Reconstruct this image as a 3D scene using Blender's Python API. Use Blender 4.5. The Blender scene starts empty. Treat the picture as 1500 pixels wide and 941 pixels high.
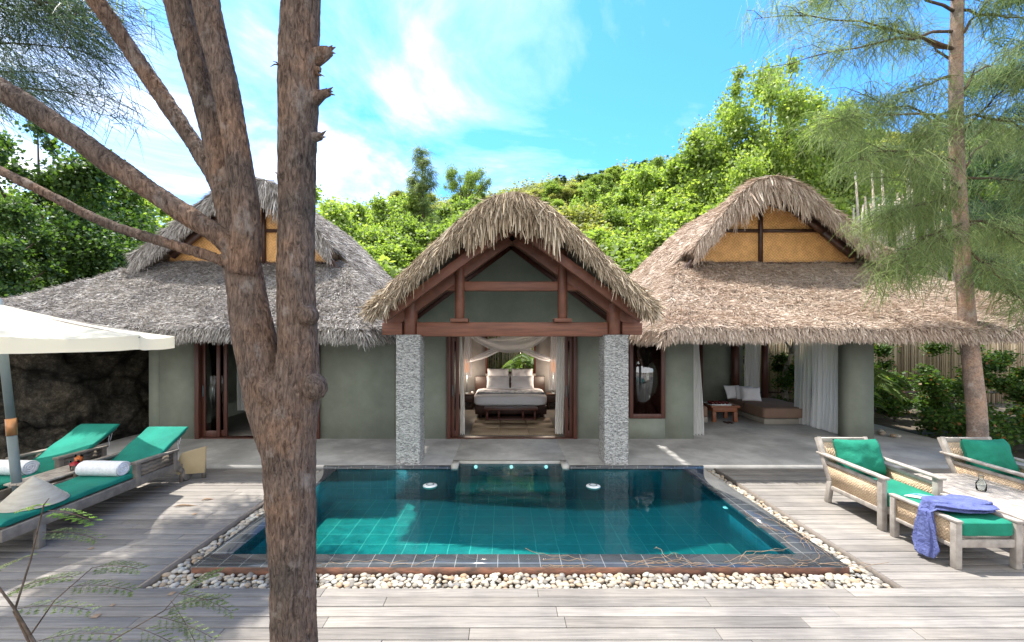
import bpy, math, random
import numpy as np
from mathutils import Vector, noise
random.seed(7); rng = np.random.default_rng(7)
C = bpy.context.scene.collection
R = math.radians
F, H, CX, CY = 630.0, 2.4, 739.0, 490.0        # lens in pixels of the 1500 px photograph, eye height, vanishing point

def pp(x, y, Y):                                # real point seen at a pixel, at distance Y
    return ((x-CX)*Y/F, Y, H-(y-CY)*Y/F)

# ------------------------------------------------------------------ meshes
class MB:
    def __init__(s): s.v = []; s.f = []; s.m = []; s.n = 0
    def raw(s, V, Fc, mi=0):
        V = np.asarray(V, float).reshape(-1, 3)
        s.v.append(V)
        Fc = [tuple(int(i)+s.n for i in f) for f in Fc] if not isinstance(Fc, np.ndarray) else Fc + s.n
        s.f.append(Fc); s.m.append(mi); s.n += len(V); return s
    def box(s, x0, x1, y0, y1, z0, z1, mi=0):
        V = [(x, y, z) for z in (z0, z1) for y in (y0, y1) for x in (x0, x1)]
        return s.raw(V, [(0,2,3,1),(4,5,7,6),(0,1,5,4),(2,6,7,3),(0,4,6,2),(1,3,7,5)], mi)
    def bar(s, a, b, w, h, mi=0, up=(0,0,1)):  # rectangular bar from a to b
        a = Vector(a); b = Vector(b); d = (b-a).normalized(); u = Vector(up)
        if abs(d.dot(u)) > .95: u = Vector((0,1,0))
        sd = d.cross(u).normalized(); u = sd.cross(d).normalized()
        V = []
        for p in (a, b):
            for i, j in ((-1,-1),(1,-1),(1,1),(-1,1)): V.append(p+sd*(i*w/2)+u*(j*h/2))
        return s.raw([tuple(v) for v in V], [(0,1,2,3),(4,7,6,5),(0,4,5,1),(1,5,6,2),(2,6,7,3),(3,7,4,0)], mi)
    def tube(s, pts, rad, n=10, mi=0, cap=True):
        pts = [Vector(p) for p in pts]; N = len(pts)
        if not hasattr(rad, '__len__'): rad = [rad]*N
        V = []; u = None
        for i, p in enumerate(pts):
            d = (pts[min(i+1,N-1)]-pts[max(i-1,0)])
            d = d.normalized() if d.length > 1e-9 else Vector((0,0,1))
            if u is None:
                u = d.orthogonal().normalized()
            u = (u - d*u.dot(d)).normalized(); w = d.cross(u)
            for k in range(n):
                a = 2*math.pi*k/n; V.append(tuple(p+(u*math.cos(a)+w*math.sin(a))*rad[i]))
        Fc = [(i*n+k, i*n+(k+1)%n, (i+1)*n+(k+1)%n, (i+1)*n+k) for i in range(N-1) for k in range(n)]
        if cap: Fc += [tuple(range(n))[::-1], tuple((N-1)*n+k for k in range(n))]
        return s.raw(V, Fc, mi)
    def lathe(s, prof, c=(0,0,0), n=24, mi=0):
        V = [(c[0]+r*math.cos(2*math.pi*k/n), c[1]+r*math.sin(2*math.pi*k/n), c[2]+z) for r, z in prof for k in range(n)]
        Fc = [(i*n+k, i*n+(k+1)%n, (i+1)*n+(k+1)%n, (i+1)*n+k) for i in range(len(prof)-1) for k in range(n)]
        return s.raw(V, Fc, mi)
    def grid(s, fn, nu, nv, mi=0, cu=False):
        V = [fn(i/nu, j/nv) for j in range(nv+1) for i in range(nu+1)]
        Fc = [(j*(nu+1)+i, j*(nu+1)+i+1, (j+1)*(nu+1)+i+1, (j+1)*(nu+1)+i) for j in range(nv) for i in range(nu)]
        return s.raw(V, Fc, mi)
    def slab(s, X, Y, Z, th, mi=0):              # closed sheet: arrays (nv,nu), thickness th downwards
        nv, nu = Z.shape
        T = np.stack([X, Y, Z], -1).reshape(-1, 3); B = T.copy(); B[:,2] -= np.asarray(th).reshape(-1) if hasattr(th,'shape') else th
        idx = np.arange(nu*nv).reshape(nv, nu); k = nu*nv
        q = np.stack([idx[:-1,:-1], idx[:-1,1:], idx[1:,1:], idx[1:,:-1]], -1).reshape(-1,4)
        Fc = [tuple(r) for r in q] + [tuple(r[::-1]+k) for r in q]
        for e in (idx[0], idx[-1][::-1], idx[:,0][::-1], idx[:,-1]):
            Fc += [(e[i+1], e[i], e[i]+k, e[i+1]+k) for i in range(len(e)-1)]
        return s.raw(np.vstack([T, B]), Fc, mi)
    def quads(s, Q, mi=0):                       # (n,4,3)
        n = len(Q); return s.raw(Q.reshape(-1,3), np.arange(n*4).reshape(n,4), mi)
    def build(s, name, mat, parent=None, smooth=False, bevel=0, origin=None, sub=0, label=None):
        V = np.vstack(s.v)
        if parent is not None:
            o = np.array(base_of(parent))
            loc = (0,0,0)
        else:
            if origin is None: origin = ((V[:,0].min()+V[:,0].max())/2, (V[:,1].min()+V[:,1].max())/2, V[:,2].min())
            o = np.array(origin, float); loc = origin
        V = V - o
        me = bpy.data.meshes.new(name)
        ls = []; lt = []; mi = []; st = 0; starts = []
        for Fc, m in zip(s.f, s.m):
            if isinstance(Fc, np.ndarray):
                ls.append(Fc.reshape(-1)); k = Fc.shape[1]; t = np.full(len(Fc), k)
            else:
                ls.append(np.array([i for f in Fc for i in f])); t = np.array([len(f) for f in Fc])
            lt.append(t); mi.append(np.full(len(t), m))
        ls = np.concatenate(ls); lt = np.concatenate(lt); mi = np.concatenate(mi)
        starts = np.concatenate([[0], np.cumsum(lt)[:-1]])
        me.vertices.add(len(V)); me.vertices.foreach_set('co', V.astype(np.float32).reshape(-1))
        me.loops.add(len(ls)); me.loops.foreach_set('vertex_index', ls.astype(np.int32))
        me.polygons.add(len(lt)); me.polygons.foreach_set('loop_start', starts.astype(np.int32))
        me.polygons.foreach_set('material_index', mi.astype(np.int32))
        if smooth: me.polygons.foreach_set('use_smooth', np.ones(len(lt), bool))
        me.update(calc_edges=True)
        for m in (mat if isinstance(mat, (list, tuple)) else [mat]): me.materials.append(m)
        ob = bpy.data.objects.new(name, me); C.objects.link(ob); ob.location = loc
        if parent is not None: ob.parent = parent
        if bevel:
            b = ob.modifiers.new('b', 'BEVEL'); b.width = bevel; b.segments = 2; b.limit_method = 'ANGLE'
        if sub:
            b = ob.modifiers.new('s', 'SUBSURF'); b.levels = sub; b.render_levels = sub
        if label: ob['label'] = label
        return ob

def base_of(o):
    p = Vector(o.location)
    while o.parent: o = o.parent; p += Vector(o.location)
    return tuple(p)
def tag(o, label=None, cat=None, group=None, kind=None):
    if label: o['label'] = label
    if cat: o['category'] = cat
    if group: o['group'] = group
    if kind: o['kind'] = kind
    return o
def thing(name, label, cat, loc=(0,0,0), group=None):
    o = bpy.data.objects.new(name, None); C.objects.link(o); o.location = loc; o.empty_display_size = .1
    return tag(o, label, cat, group)
def copy_tree(o, parent=None):
    c = o.copy(); C.objects.link(c); c.parent = parent
    for ch in list(o.children): copy_tree(ch, c)
    return c
def ribbons(P, D, L, W, up=(0,0,1), bend=None):   # thin two-segment blades; P,D (n,3)
    n = len(P); D = D/np.linalg.norm(D, axis=1, keepdims=True)
    r = rng.normal(size=(n,3))*.6 + np.array(up)
    S = np.cross(D, r); S /= np.linalg.norm(S, axis=1, keepdims=True)+1e-9
    L = np.broadcast_to(L, (n,))[:,None]; W = np.broadcast_to(W, (n,))[:,None]
    M = P + D*L*.55; E = P + D*L
    if bend is not None: E = E + np.asarray(bend)*L; M = M + np.asarray(bend)*L*.25
    A = P-S*W/2; B = P+S*W/2; A2 = M-S*W/2; B2 = M+S*W/2; A3 = E-S*W*.15; B3 = E+S*W*.15
    V = np.stack([A,B,A2,B2,A3,B3], 1)
    return V
def add_ribbons(mb, V, mi=0):
    n = len(V); b = np.arange(n)[:,None]*6
    Fc = np.concatenate([b+np.array([[0,1,3,2]]), b+np.array([[2,3,5,4]])], 1).reshape(-1,4)
    mb.raw(V.reshape(-1,3), Fc, mi)
def leaves(P, size, flat=.5, asp=.45):            # diamond leaves, slightly folded
    n = len(P)
    D = rng.normal(size=(n,3)); D[:,2] = D[:,2]*.5-.25; D /= np.linalg.norm(D,axis=1,keepdims=True)
    N = rng.normal(size=(n,3)); N[:,2] = np.abs(N[:,2])+flat; S = np.cross(D,N); S /= np.linalg.norm(S,axis=1,keepdims=True)+1e-9
    s = (size*rng.uniform(.6,1.3,size=n))[:,None]
    return np.stack([P, P+D*s*.5+S*s*asp, P+D*s, P+D*s*.5-S*s*asp], 1)

# ------------------------------------------------------------------ materials
def newmat(name):
    m = bpy.data.materials.new(name); m.use_nodes = True; nt = m.node_tree
    for n in list(nt.nodes): nt.nodes.remove(n)
    return m, nt, nt.nodes, nt.links
def out(nt, sh):
    o = nt.nodes.new('ShaderNodeOutputMaterial'); nt.links.new(sh, o.inputs['Surface']); return o
def ramp(nt, fac, stops):
    r = nt.nodes.new('ShaderNodeValToRGB'); e = r.color_ramp.elements
    while len(e) > 1: e.remove(e[-1])
    e[0].position = stops[0][0]; e[0].color = (*stops[0][1], 1)
    for p, c in stops[1:]:
        k = e.new(p); k.color = (*c, 1)
    nt.links.new(fac, r.inputs[0]); return r.outputs[0]
def coords(nt, scale=(1,1,1), kind='Object'):
    tc = nt.nodes.new('ShaderNodeTexCoord'); mp = nt.nodes.new('ShaderNodeMapping')
    nt.links.new(tc.outputs[kind], mp.inputs[0]); mp.inputs['Scale'].default_value = scale; return mp.outputs[0]
def noise_t(nt, vec, scale, detail=5, rough=.55, dist=0):
    n = nt.nodes.new('ShaderNodeTexNoise'); n.inputs['Scale'].default_value = scale; n.inputs['Detail'].default_value = detail
    n.inputs['Roughness'].default_value = rough; n.inputs['Distortion'].default_value = dist
    nt.links.new(vec, n.inputs['Vector']); return n.outputs['Fac']
def mixc(nt, fac, a, b, mode='MIX'):
    m = nt.nodes.new('ShaderNodeMix'); m.data_type = 'RGBA'; m.blend_type = mode
    for s, v in ((m.inputs[0], fac), (m.inputs[6], a), (m.inputs[7], b)):
        if hasattr(v, 'links'): nt.links.new(v, s)
        else: s.default_value = v if isinstance(v, (int,float)) else (*v, 1)
    return m.outputs[2]
def bumpn(nt, h, strength, dist=.02):
    b = nt.nodes.new('ShaderNodeBump'); b.inputs['Strength'].default_value = strength; b.inputs['Distance'].default_value = dist
    nt.links.new(h, b.inputs['Height']); return b.outputs[0]
def pbsdf(nt, col, rough=.7, nrm=None, metal=0, spec=None):
    p = nt.nodes.new('ShaderNodeBsdfPrincipled')
    if hasattr(col, 'links'): nt.links.new(col, p.inputs['Base Color'])
    else: p.inputs['Base Color'].default_value = (*col, 1)
    if hasattr(rough, 'links'): nt.links.new(rough, p.inputs['Roughness'])
    else: p.inputs['Roughness'].default_value = rough
    p.inputs['Metallic'].default_value = metal
    if spec is not None: p.inputs['Specular IOR Level'].default_value = spec
    if nrm is not None: nt.links.new(nrm, p.inputs['Normal'])
    return p
def simple(name, a, b=None, scale=6, rough=.7, bump=.2, sc=(1,1,1), bscale=None, dist=.01, lo=.35, hi=.65, metal=0, spec=None, dirt=0):
    m, nt, N, L = newmat(name)
    b = b or tuple(c*.75 for c in a)
    v = coords(nt, sc); f = noise_t(nt, v, scale)
    c = ramp(nt, f, [(lo, b), (hi, a)])
    if dirt:
        f2 = noise_t(nt, coords(nt), 1.3, 6, .65)
        k = ramp(nt, f2, [(.4, (1-dirt,)*3), (.62, (1,1,1))]); c = mixc(nt, 1.0, c, k, 'MULTIPLY')
    n = bumpn(nt, noise_t(nt, v, bscale or scale*6, 6), bump, dist) if bump else None
    out(nt, pbsdf(nt, c, rough, n, metal, spec).outputs[0]); return m
def island_mat(name, stops, rough=.8, transl=0, tcol=None, bump=0, grain=None, spec=.3):
    m, nt, N, L = newmat(name)
    g = N.new('ShaderNodeNewGeometry'); c = ramp(nt, g.outputs['Random Per Island'], stops)
    nrm = None
    if grain:
        v = coords(nt, grain); f = noise_t(nt, v, 4, 6, .65)
        c = mixc(nt, 1.0, c, ramp(nt, f, [(.3, (.62,.62,.62)), (.7, (1.12,1.12,1.12))]), 'MULTIPLY')
        f3 = noise_t(nt, coords(nt), 1.1, 5, .6)
        c = mixc(nt, 1.0, c, ramp(nt, f3, [(.35, (.72,.72,.74)), (.65, (1.08,1.07,1.05))]), 'MULTIPLY')
        nrm = bumpn(nt, f, bump, .006)
    p = pbsdf(nt, c, rough, nrm, spec=spec)
    if transl:
        t = N.new('ShaderNodeBsdfTranslucent')
        cc = mixc(nt, 1.0, c, tcol or (1.6,1.7,.8), 'MULTIPLY'); L.new(cc, t.inputs[0])
        mx = N.new('ShaderNodeMixShader'); mx.inputs[0].default_value = transl
        L.new(p.outputs[0], mx.inputs[1]); L.new(t.outputs[0], mx.inputs[2]); out(nt, mx.outputs[0])
    else: out(nt, p.outputs[0])
    return m
def cloth(name, col, transl=.35, transp=0, rough=.9, wrinkle=.3, scale=8):
    m, nt, N, L = newmat(name)
    f = noise_t(nt, coords(nt), scale, 4); n = bumpn(nt, f, wrinkle, .02)
    p = pbsdf(nt, col, rough, n, spec=.15); t = N.new('ShaderNodeBsdfTranslucent'); t.inputs[0].default_value = (*col,1)
    mx = N.new('ShaderNodeMixShader'); mx.inputs[0].default_value = transl
    L.new(p.outputs[0], mx.inputs[1]); L.new(t.outputs[0], mx.inputs[2]); sh = mx.outputs[0]
    if transp:
        tr = N.new('ShaderNodeBsdfTransparent'); m2 = N.new('ShaderNodeMixShader'); m2.inputs[0].default_value = transp
        L.new(sh, m2.inputs[1]); L.new(tr.outputs[0], m2.inputs[2]); sh = m2.outputs[0]
    out(nt, sh); return m
def glass(name, tint=(.9,.95,.93), ior=1.45, rough=0.0, bump=0, bsc=3):
    m, nt, N, L = newmat(name)
    fr = N.new('ShaderNodeFresnel'); fr.inputs[0].default_value = ior
    tr = N.new('ShaderNodeBsdfTransparent'); tr.inputs[0].default_value = (*tint,1)
    gl = N.new('ShaderNodeBsdfGlossy'); gl.inputs['Roughness'].default_value = rough
    if bump:
        v = coords(nt, (1,1.0,1)); n = bumpn(nt, noise_t(nt, v, bsc, 3), bump, .02); L.new(n, gl.inputs['Normal']); L.new(n, fr.inputs['Normal'])
    mx = N.new('ShaderNodeMixShader'); L.new(fr.outputs[0], mx.inputs[0]); L.new(tr.outputs[0], mx.inputs[1]); L.new(gl.outputs[0], mx.inputs[2])
    out(nt, mx.outputs[0]); return m
def tiles(name, tile, a, b, grout, rough=.3, mortar=.012, off=0.0, bump=.3, wob=.035):
    m, nt, N, L = newmat(name)
    tc = N.new('ShaderNodeTexCoord'); g = N.new('ShaderNodeNewGeometry')
    # wall faces use (x+y, z), floors (x, y)
    sx = N.new('ShaderNodeSeparateXYZ'); L.new(tc.outputs['Object'], sx.inputs[0])
    sn = N.new('ShaderNodeSeparateXYZ'); L.new(g.outputs['Normal'], sn.inputs[0])
    ab = N.new('ShaderNodeMath'); ab.operation = 'ABSOLUTE'; L.new(sn.outputs[2], ab.inputs[0])
    gt = N.new('ShaderNodeMath'); gt.operation = 'GREATER_THAN'; gt.inputs[1].default_value = .5; L.new(ab.outputs[0], gt.inputs[0])
    ad = N.new('ShaderNodeMath'); L.new(sx.outputs[0], ad.inputs[0]); L.new(sx.outputs[1], ad.inputs[1])
    cf = N.new('ShaderNodeCombineXYZ'); L.new(sx.outputs[0], cf.inputs[0]); L.new(sx.outputs[1], cf.inputs[1])
    cw = N.new('ShaderNodeCombineXYZ'); L.new(ad.outputs[0], cw.inputs[0]); L.new(sx.outputs[2], cw.inputs[1])
    mv = N.new('ShaderNodeMix'); mv.data_type = 'VECTOR'; L.new(gt.outputs[0], mv.inputs[0]); L.new(cw.outputs[0], mv.inputs[4]); L.new(cf.outputs[0], mv.inputs[5])
    nv = N.new('ShaderNodeTexNoise'); nv.inputs['Scale'].default_value = 3; L.new(mv.outputs[1], nv.inputs['Vector'])
    vm = N.new('ShaderNodeVectorMath'); vm.operation = 'MULTIPLY_ADD'; vm.inputs[1].default_value = (wob,wob,0); L.new(nv.outputs['Color'], vm.inputs[0]); L.new(mv.outputs[1], vm.inputs[2])
    br = N.new('ShaderNodeTexBrick'); L.new(vm.outputs[0], br.inputs['Vector'])
    br.offset = off; br.inputs['Scale'].default_value = 1; br.inputs['Brick Width'].default_value = tile; br.inputs['Row Height'].default_value = tile
    br.inputs['Mortar Size'].default_value = mortar/2; br.inputs['Mortar Smooth'].default_value = .2
    br.inputs['Color1'].default_value = (*a,1); br.inputs['Color2'].default_value = (*b,1); br.inputs['Mortar'].default_value = (*grout,1)
    f = noise_t(nt, tc.outputs['Object'], 7, 5)
    c = mixc(nt, 1.0, br.outputs['Color'], ramp(nt, f, [(.3,(.75,.75,.75)),(.7,(1.1,1.1,1.1))]), 'MULTIPLY')
    out(nt, pbsdf(nt, c, rough, bumpn(nt, f, bump, .003)).outputs[0]); return m

M = {}
M['deck'] = island_mat('weathered_deck', [(0,(.195,.178,.16)),(.35,(.25,.23,.208)),(.7,(.295,.272,.248)),(1,(.22,.20,.18))], .75, bump=.35, grain=(.6,14,14))
M['deckedge'] = simple('deck_edge_board', (.2,.17,.145), scale=3, sc=(1,12,12))
M['soil'] = simple('soil', (.11,.085,.06), (.05,.045,.03), 3, .95, .6)
M['grasshill'] = simple('hill_soil', (.10,.13,.05), (.05,.07,.025), .8, .95, .6)
M['concrete'] = simple('polished_concrete', (.44,.43,.41), (.29,.285,.275), 1.6, .55, .12, bscale=30, lo=.3, hi=.7, dirt=.3)
M['room_floor'] = simple('room_floor', (.22,.20,.18), (.15,.14,.13), 1.6, .4, .05)
M['wall'] = simple('sage_render', (.29,.315,.255), (.25,.275,.222), 2.2, .85, .2, bscale=25, dirt=.15)
M['inner'] = simple('inner_wall', (.46,.44,.42), scale=2, bump=.05)
M['timber'] = simple('red_timber', (.205,.078,.045), (.125,.045,.027), 3, .5, .15, sc=(1.5,1.5,1.5), bscale=18)
M['timberx'] = simple('red_timber_beam', (.235,.09,.05), (.14,.05,.03), 3, .5, .15, sc=(.6,8,8), bscale=18)
M['frame'] = simple('door_timber', (.115,.04,.026), (.07,.025,.018), 3, .4, .1, sc=(6,6,.6))
M['darkwood'] = simple('dark_wood', (.07,.032,.022), (.035,.017,.012), 4, .4, .1)
M['teak'] = simple('tea_table_wood', (.30,.11,.05), (.2,.07,.03), 4, .4, .1, sc=(1,6,6))
M['greywood'] = simple('weathered_teak', (.40,.36,.32), (.25,.22,.195), 3, .75, .25, sc=(3,3,3), bscale=25)
M['darkgrey'] = simple('lounger_teak', (.20,.175,.15), (.12,.105,.09), 3, .75, .25, sc=(3,3,3), bscale=25)
M['green'] = simple('green_canvas', (.015,.21,.135), (.011,.15,.095), 3, .85, .7, bscale=6, dist=.03, spec=.2)
M['teal'] = simple('teal_canvas', (.012,.20,.15), (.009,.145,.11), 3, .85, .6, bscale=6, dist=.03, spec=.2)
M['towel'] = simple('white_towel', (.74,.75,.78), (.62,.63,.67), 30, .95, .5, bscale=120)
M['linen'] = cloth('white_linen', (.90,.90,.93), .1, wrinkle=.4)
M['throw'] = simple('bed_throw', (.80,.80,.83), (.36,.40,.42), 9, .9, .4, lo=.42, hi=.52)
M['curtain'] = cloth('sheer_curtain', (.92,.92,.90), .45, .08)
M['net'] = cloth('mosquito_net', (.88,.88,.92), .45, .30)
M['voile'] = cloth('thin_curtain', (.78,.79,.76), .45, .38)
M['canopy'] = cloth('umbrella_canvas', (.88,.83,.70), .6, 0, wrinkle=.1, scale=2)
M['brown'] = simple('daybed_cover', (.26,.17,.12), (.22,.14,.10), 2, .9, .2)
M['beige'] = simple('daybed_base', (.34,.31,.26), scale=2, bump=.1)
M['blue'] = simple('blue_wrap', (.13,.155,.34), (.085,.10,.25), 9, .95, .9, bscale=26, dist=.03, spec=.1)
M['umbpole'] = simple('grey_pole', (.13,.17,.18), (.10,.13,.14), 3, .5, .05)
M['copper'] = simple('brass_band', (.45,.22,.10), scale=4, bump=0, metal=.6, rough=.35)
M['hat'] = simple('palm_hat', (.45,.42,.36), (.36,.33,.28), 6, .85, .3, sc=(1,1,6))
M['tanboard'] = simple('tan_board', (.42,.33,.19), (.36,.28,.16), 3, .8, .1)
M['rust'] = simple('rusty_edge', (.20,.085,.05), (.06,.035,.025), 5, .8, .4, sc=(1,1,3))
M['rope'] = simple('twig_bark', (.32,.22,.14), (.2,.13,.08), 9, .9, .2)
m, nt, N, L = newmat('boulder')
f = noise_t(nt, coords(nt), 7.5, 12, .85); vo = N.new('ShaderNodeTexVoronoi'); vo.feature='DISTANCE_TO_EDGE'; vo.inputs['Scale'].default_value = .42
L.new(coords(nt, (1,1,1.8)), vo.inputs['Vector']); f5 = noise_t(nt, coords(nt), 1.1, 8, .7)
c = ramp(nt, f, [(.38,(.018,.018,.017)),(.52,(.075,.07,.06)),(.62,(.17,.16,.14)),(.7,(.26,.25,.22))])
c = mixc(nt, 1.0, c, ramp(nt, f5, [(.38,(.45,.45,.45)),(.6,(1.1,1.0,.85))]), 'MULTIPLY')
c = mixc(nt, 1.0, c, ramp(nt, vo.outputs['Distance'], [(0,(.25,.25,.25)),(.05,(1,1,1))]), 'MULTIPLY')
out(nt, pbsdf(nt, c, .95, bumpn(nt, f, 1.0, .05), spec=.15).outputs[0]); M['rock'] = m
M['magazine'] = simple('magazine_paper', (.75,.77,.8), scale=3, bump=0, rough=.4)
M['magblue'] = simple('magazine_cover', (.02,.16,.42), (.35,.5,.65), 10, .3, 0)
M['fixture'] = simple('white_plastic', (.82,.86,.86), scale=3, bump=0, rough=.3)
M['red'] = simple('red_drink', (.5,.012,.02), scale=3, bump=0, rough=.15)
M['orange'] = simple('orange_drink', (.75,.17,.02), scale=3, bump=0, rough=.15)
M['bowl'] = simple('red_lacquer', (.12,.012,.012), scale=3, bump=0, rough=.2)
M['glass'] = glass('clear_glass', (.95,.97,.96), 1.2)
M['pane'] = glass('window_glass', (.85,.88,.86), 3.0)
M['doorpane'] = glass('door_glass', (.75,.8,.78), 1.5)
M['water'] = glass('pool_water', (.42,.85,.88), 1.33, 0, .2, 3.2)
nt = M['water'].node_tree; mxw = [n for n in nt.nodes if n.type == 'MIX_SHADER'][0]; trw = [n for n in nt.nodes if n.type == 'BSDF_TRANSPARENT'][0]
df = nt.nodes.new('ShaderNodeBsdfDiffuse'); df.inputs[0].default_value = (.01,.17,.24,1); m2 = nt.nodes.new('ShaderNodeMixShader'); m2.inputs[0].default_value = .11
nt.links.new(trw.outputs[0], m2.inputs[1]); nt.links.new(df.outputs[0], m2.inputs[2]); nt.links.new(m2.outputs[0], mxw.inputs[1])
M['poolt'] = tiles('pool_tiles', .30, (.045,.27,.225), (.025,.21,.18), (.24,.50,.40))
M['poolw'] = tiles('pool_wall_tiles', .30, (.02,.17,.21), (.015,.14,.18), (.06,.24,.27))
M['lip'] = tiles('slate_rim_tiles', .22, (.045,.052,.06), (.06,.066,.075), (.22,.23,.23), .06, .008, bump=.05, wob=0)
# bark
def bark(name, a, b, sc, bump=1.0):
    m, nt, N, L = newmat(name)
    v = coords(nt, sc); f = noise_t(nt, v, 9, 9, .75, 1.2); f2 = noise_t(nt, coords(nt), 2.0, 6, .65); f4 = noise_t(nt, coords(nt, (1,1,.6)), 7, 6, .7)
    c = ramp(nt, f, [(.36, b), (.46, tuple((p+2*q)/3 for p, q in zip(a,b))), (.54, tuple((2*p+q)/3 for p, q in zip(a,b))), (.66, a)])
    c = mixc(nt, 1.0, c, ramp(nt, f2, [(.32,(.55,.62,.68)),(.5,(1,1,1)),(.64,(1.35,1.18,1.02))]), 'MULTIPLY')
    c = mixc(nt, ramp(nt, f4, [(.56,(0,0,0)),(.66,(.55,.55,.55))]), c, tuple(min(1,(p+.05)*1.15) for p in (a[0]*.95,a[1]*1.12,a[2]*1.25)))
    out(nt, pbsdf(nt, c, .9, bumpn(nt, f, bump, .04), spec=.2).outputs[0]); return m
M['bark'] = bark('she_oak_bark', (.31,.225,.175), (.05,.032,.025), (4.5,4.5,1.1), 1.0)
M['palebark'] = bark('pale_bark', (.42,.32,.26), (.19,.13,.10), (3,3,3), .6)
M['treebark'] = bark('tree_bark', (.17,.12,.09), (.06,.045,.03), (2,2,.6), .6)
M['white_trunk'] = bark('bleached_trunk', (.55,.5,.44), (.3,.26,.22), (2,2,1), .4)
# granite cladding: stacked thin split stones
m, nt, N, L = newmat('stacked_granite')
v = coords(nt, (1,1,2.6)); vo = N.new('ShaderNodeTexVoronoi'); vo.inputs['Scale'].default_value = 26; L.new(v, vo.inputs['Vector'])
f = noise_t(nt, coords(nt), 60, 5, .7)
c = mixc(nt, .45, ramp(nt, vo.outputs['Color'], [(.2,(.13,.13,.135)),(.5,(.42,.42,.41)),(.8,(.80,.80,.78))]), ramp(nt, f, [(.38,(.13,.13,.13)),(.62,(.80,.79,.77))]))
out(nt, pbsdf(nt, c, .8, bumpn(nt, vo.outputs['Distance'], 1.0, .03)).outputs[0]); M['granite'] = m
# woven bamboo gable, wicker, rug, woven fence
def weave(name, a, b, s, ang=45, rough=.7):
    m, nt, N, L = newmat(name)
    tc = N.new('ShaderNodeTexCoord'); mp = N.new('ShaderNodeMapping'); L.new(tc.outputs['Object'], mp.inputs[0]); mp.inputs['Rotation'].default_value = (0, R(ang), 0)
    w1 = N.new('ShaderNodeTexWave'); w1.bands_direction = 'X'; w1.inputs['Scale'].default_value = s; w1.inputs['Distortion'].default_value = .5; L.new(mp.outputs[0], w1.inputs['Vector'])
    w2 = N.new('ShaderNodeTexWave'); w2.bands_direction = 'Z'; w2.inputs['Scale'].default_value = s; w2.inputs['Distortion'].default_value = .5; L.new(mp.outputs[0], w2.inputs['Vector'])
    ch = N.new('ShaderNodeTexChecker'); ch.inputs['Scale'].default_value = s*2; L.new(mp.outputs[0], ch.inputs['Vector'])
    mx = N.new('ShaderNodeMix'); L.new(ch.outputs['Fac'], mx.inputs[0]); L.new(w1.outputs['Fac'], mx.inputs[2]); L.new(w2.outputs['Fac'], mx.inputs[3])
    f = noise_t(nt, tc.outputs['Object'], 5, 6)
    c = mixc(nt, 1.0, ramp(nt, mx.outputs[0], [(.1, b), (.7, a)]), ramp(nt, f, [(.3,(.78,.76,.72)),(.7,(1.1,1.1,1.1))]), 'MULTIPLY')
    out(nt, pbsdf(nt, c, rough, bumpn(nt, mx.outputs[0], .5, .01)).outputs[0]); return m
M['bamboo'] = weave('bamboo_matting', (.74,.42,.165), (.56,.29,.10), 6)
M['wicker'] = weave('wicker_panel', (.58,.43,.29), (.45,.32,.20), 12)
M['dwicker'] = weave('dark_wicker', (.18,.15,.12), (.10,.085,.07), 7)
M['rug'] = weave('rug_weave', (.36,.27,.18), (.24,.175,.11), 7, 0)
# thatch
M['thatchbase'] = simple('thatch_bed', (.20,.155,.115), (.08,.06,.045), 5, .95, 1.0, sc=(5,1,1), bscale=25, dist=.04)
def thatch(name, stops, tone):
    m, nt, N, L = newmat(name)
    g = N.new('ShaderNodeNewGeometry'); c = ramp(nt, g.outputs['Random Per Island'], stops)
    f = noise_t(nt, coords(nt), .7, 5, .6)
    c = mixc(nt, 1.0, c, ramp(nt, f, tone), 'MULTIPLY')
    out(nt, pbsdf(nt, c, .85, spec=.2).outputs[0]); return m
M['straw_warm'] = thatch('straw_warm', [(0,(.33,.25,.195)),(.25,(.49,.39,.315)),(.6,(.63,.525,.44)),(1,(.76,.67,.59))], [(.35,(.85,.80,.76)),(.6,(1.0,1.0,1.0))])
M['straw_grey'] = thatch('straw_grey', [(0,(.16,.145,.13)),(.3,(.34,.31,.28)),(.65,(.52,.485,.45)),(1,(.70,.67,.63))], [(.35,(.7,.7,.72)),(.65,(1.05,1.05,1.05))])
M['straw_gold'] = thatch('straw_gold', [(0,(.13,.10,.07)),(.3,(.34,.26,.18)),(.65,(.52,.42,.30)),(1,(.72,.63,.50))], [(.35,(.8,.78,.75)),(.65,(1.05,1.05,1.05))])
# foliage
def leafm(name, stops, tr=.45, tc=(1.9,2.0,.7)): return island_mat(name, stops, .55, tr, tc, spec=.35)
M['lime'] = leafm('leaf_lime', [(0,(.13,.20,.055)),(.5,(.22,.30,.085)),(1,(.34,.40,.14))])
M['mid'] = leafm('leaf_mid', [(0,(.09,.14,.045)),(.5,(.15,.22,.065)),(1,(.24,.31,.10))])
M['dark'] = leafm('leaf_dark', [(0,(.03,.06,.02)),(.5,(.06,.115,.032)),(1,(.11,.18,.045))], .35)
M['olive'] = leafm('leaf_olive', [(0,(.13,.15,.06)),(.5,(.22,.24,.09)),(1,(.33,.31,.14))])
M['hedge'] = leafm('leaf_hedge', [(0,(.03,.06,.015)),(.5,(.06,.12,.025)),(.93,(.10,.18,.04)),(1,(.28,.10,.04))], .35)
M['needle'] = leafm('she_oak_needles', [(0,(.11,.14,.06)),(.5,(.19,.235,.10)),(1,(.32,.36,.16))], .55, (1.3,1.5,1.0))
M['needled'] = leafm('she_oak_needles_shaded', [(0,(.04,.07,.045)),(.5,(.08,.13,.075)),(1,(.14,.19,.09))], .45, (1.2,1.4,1.0))
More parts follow.
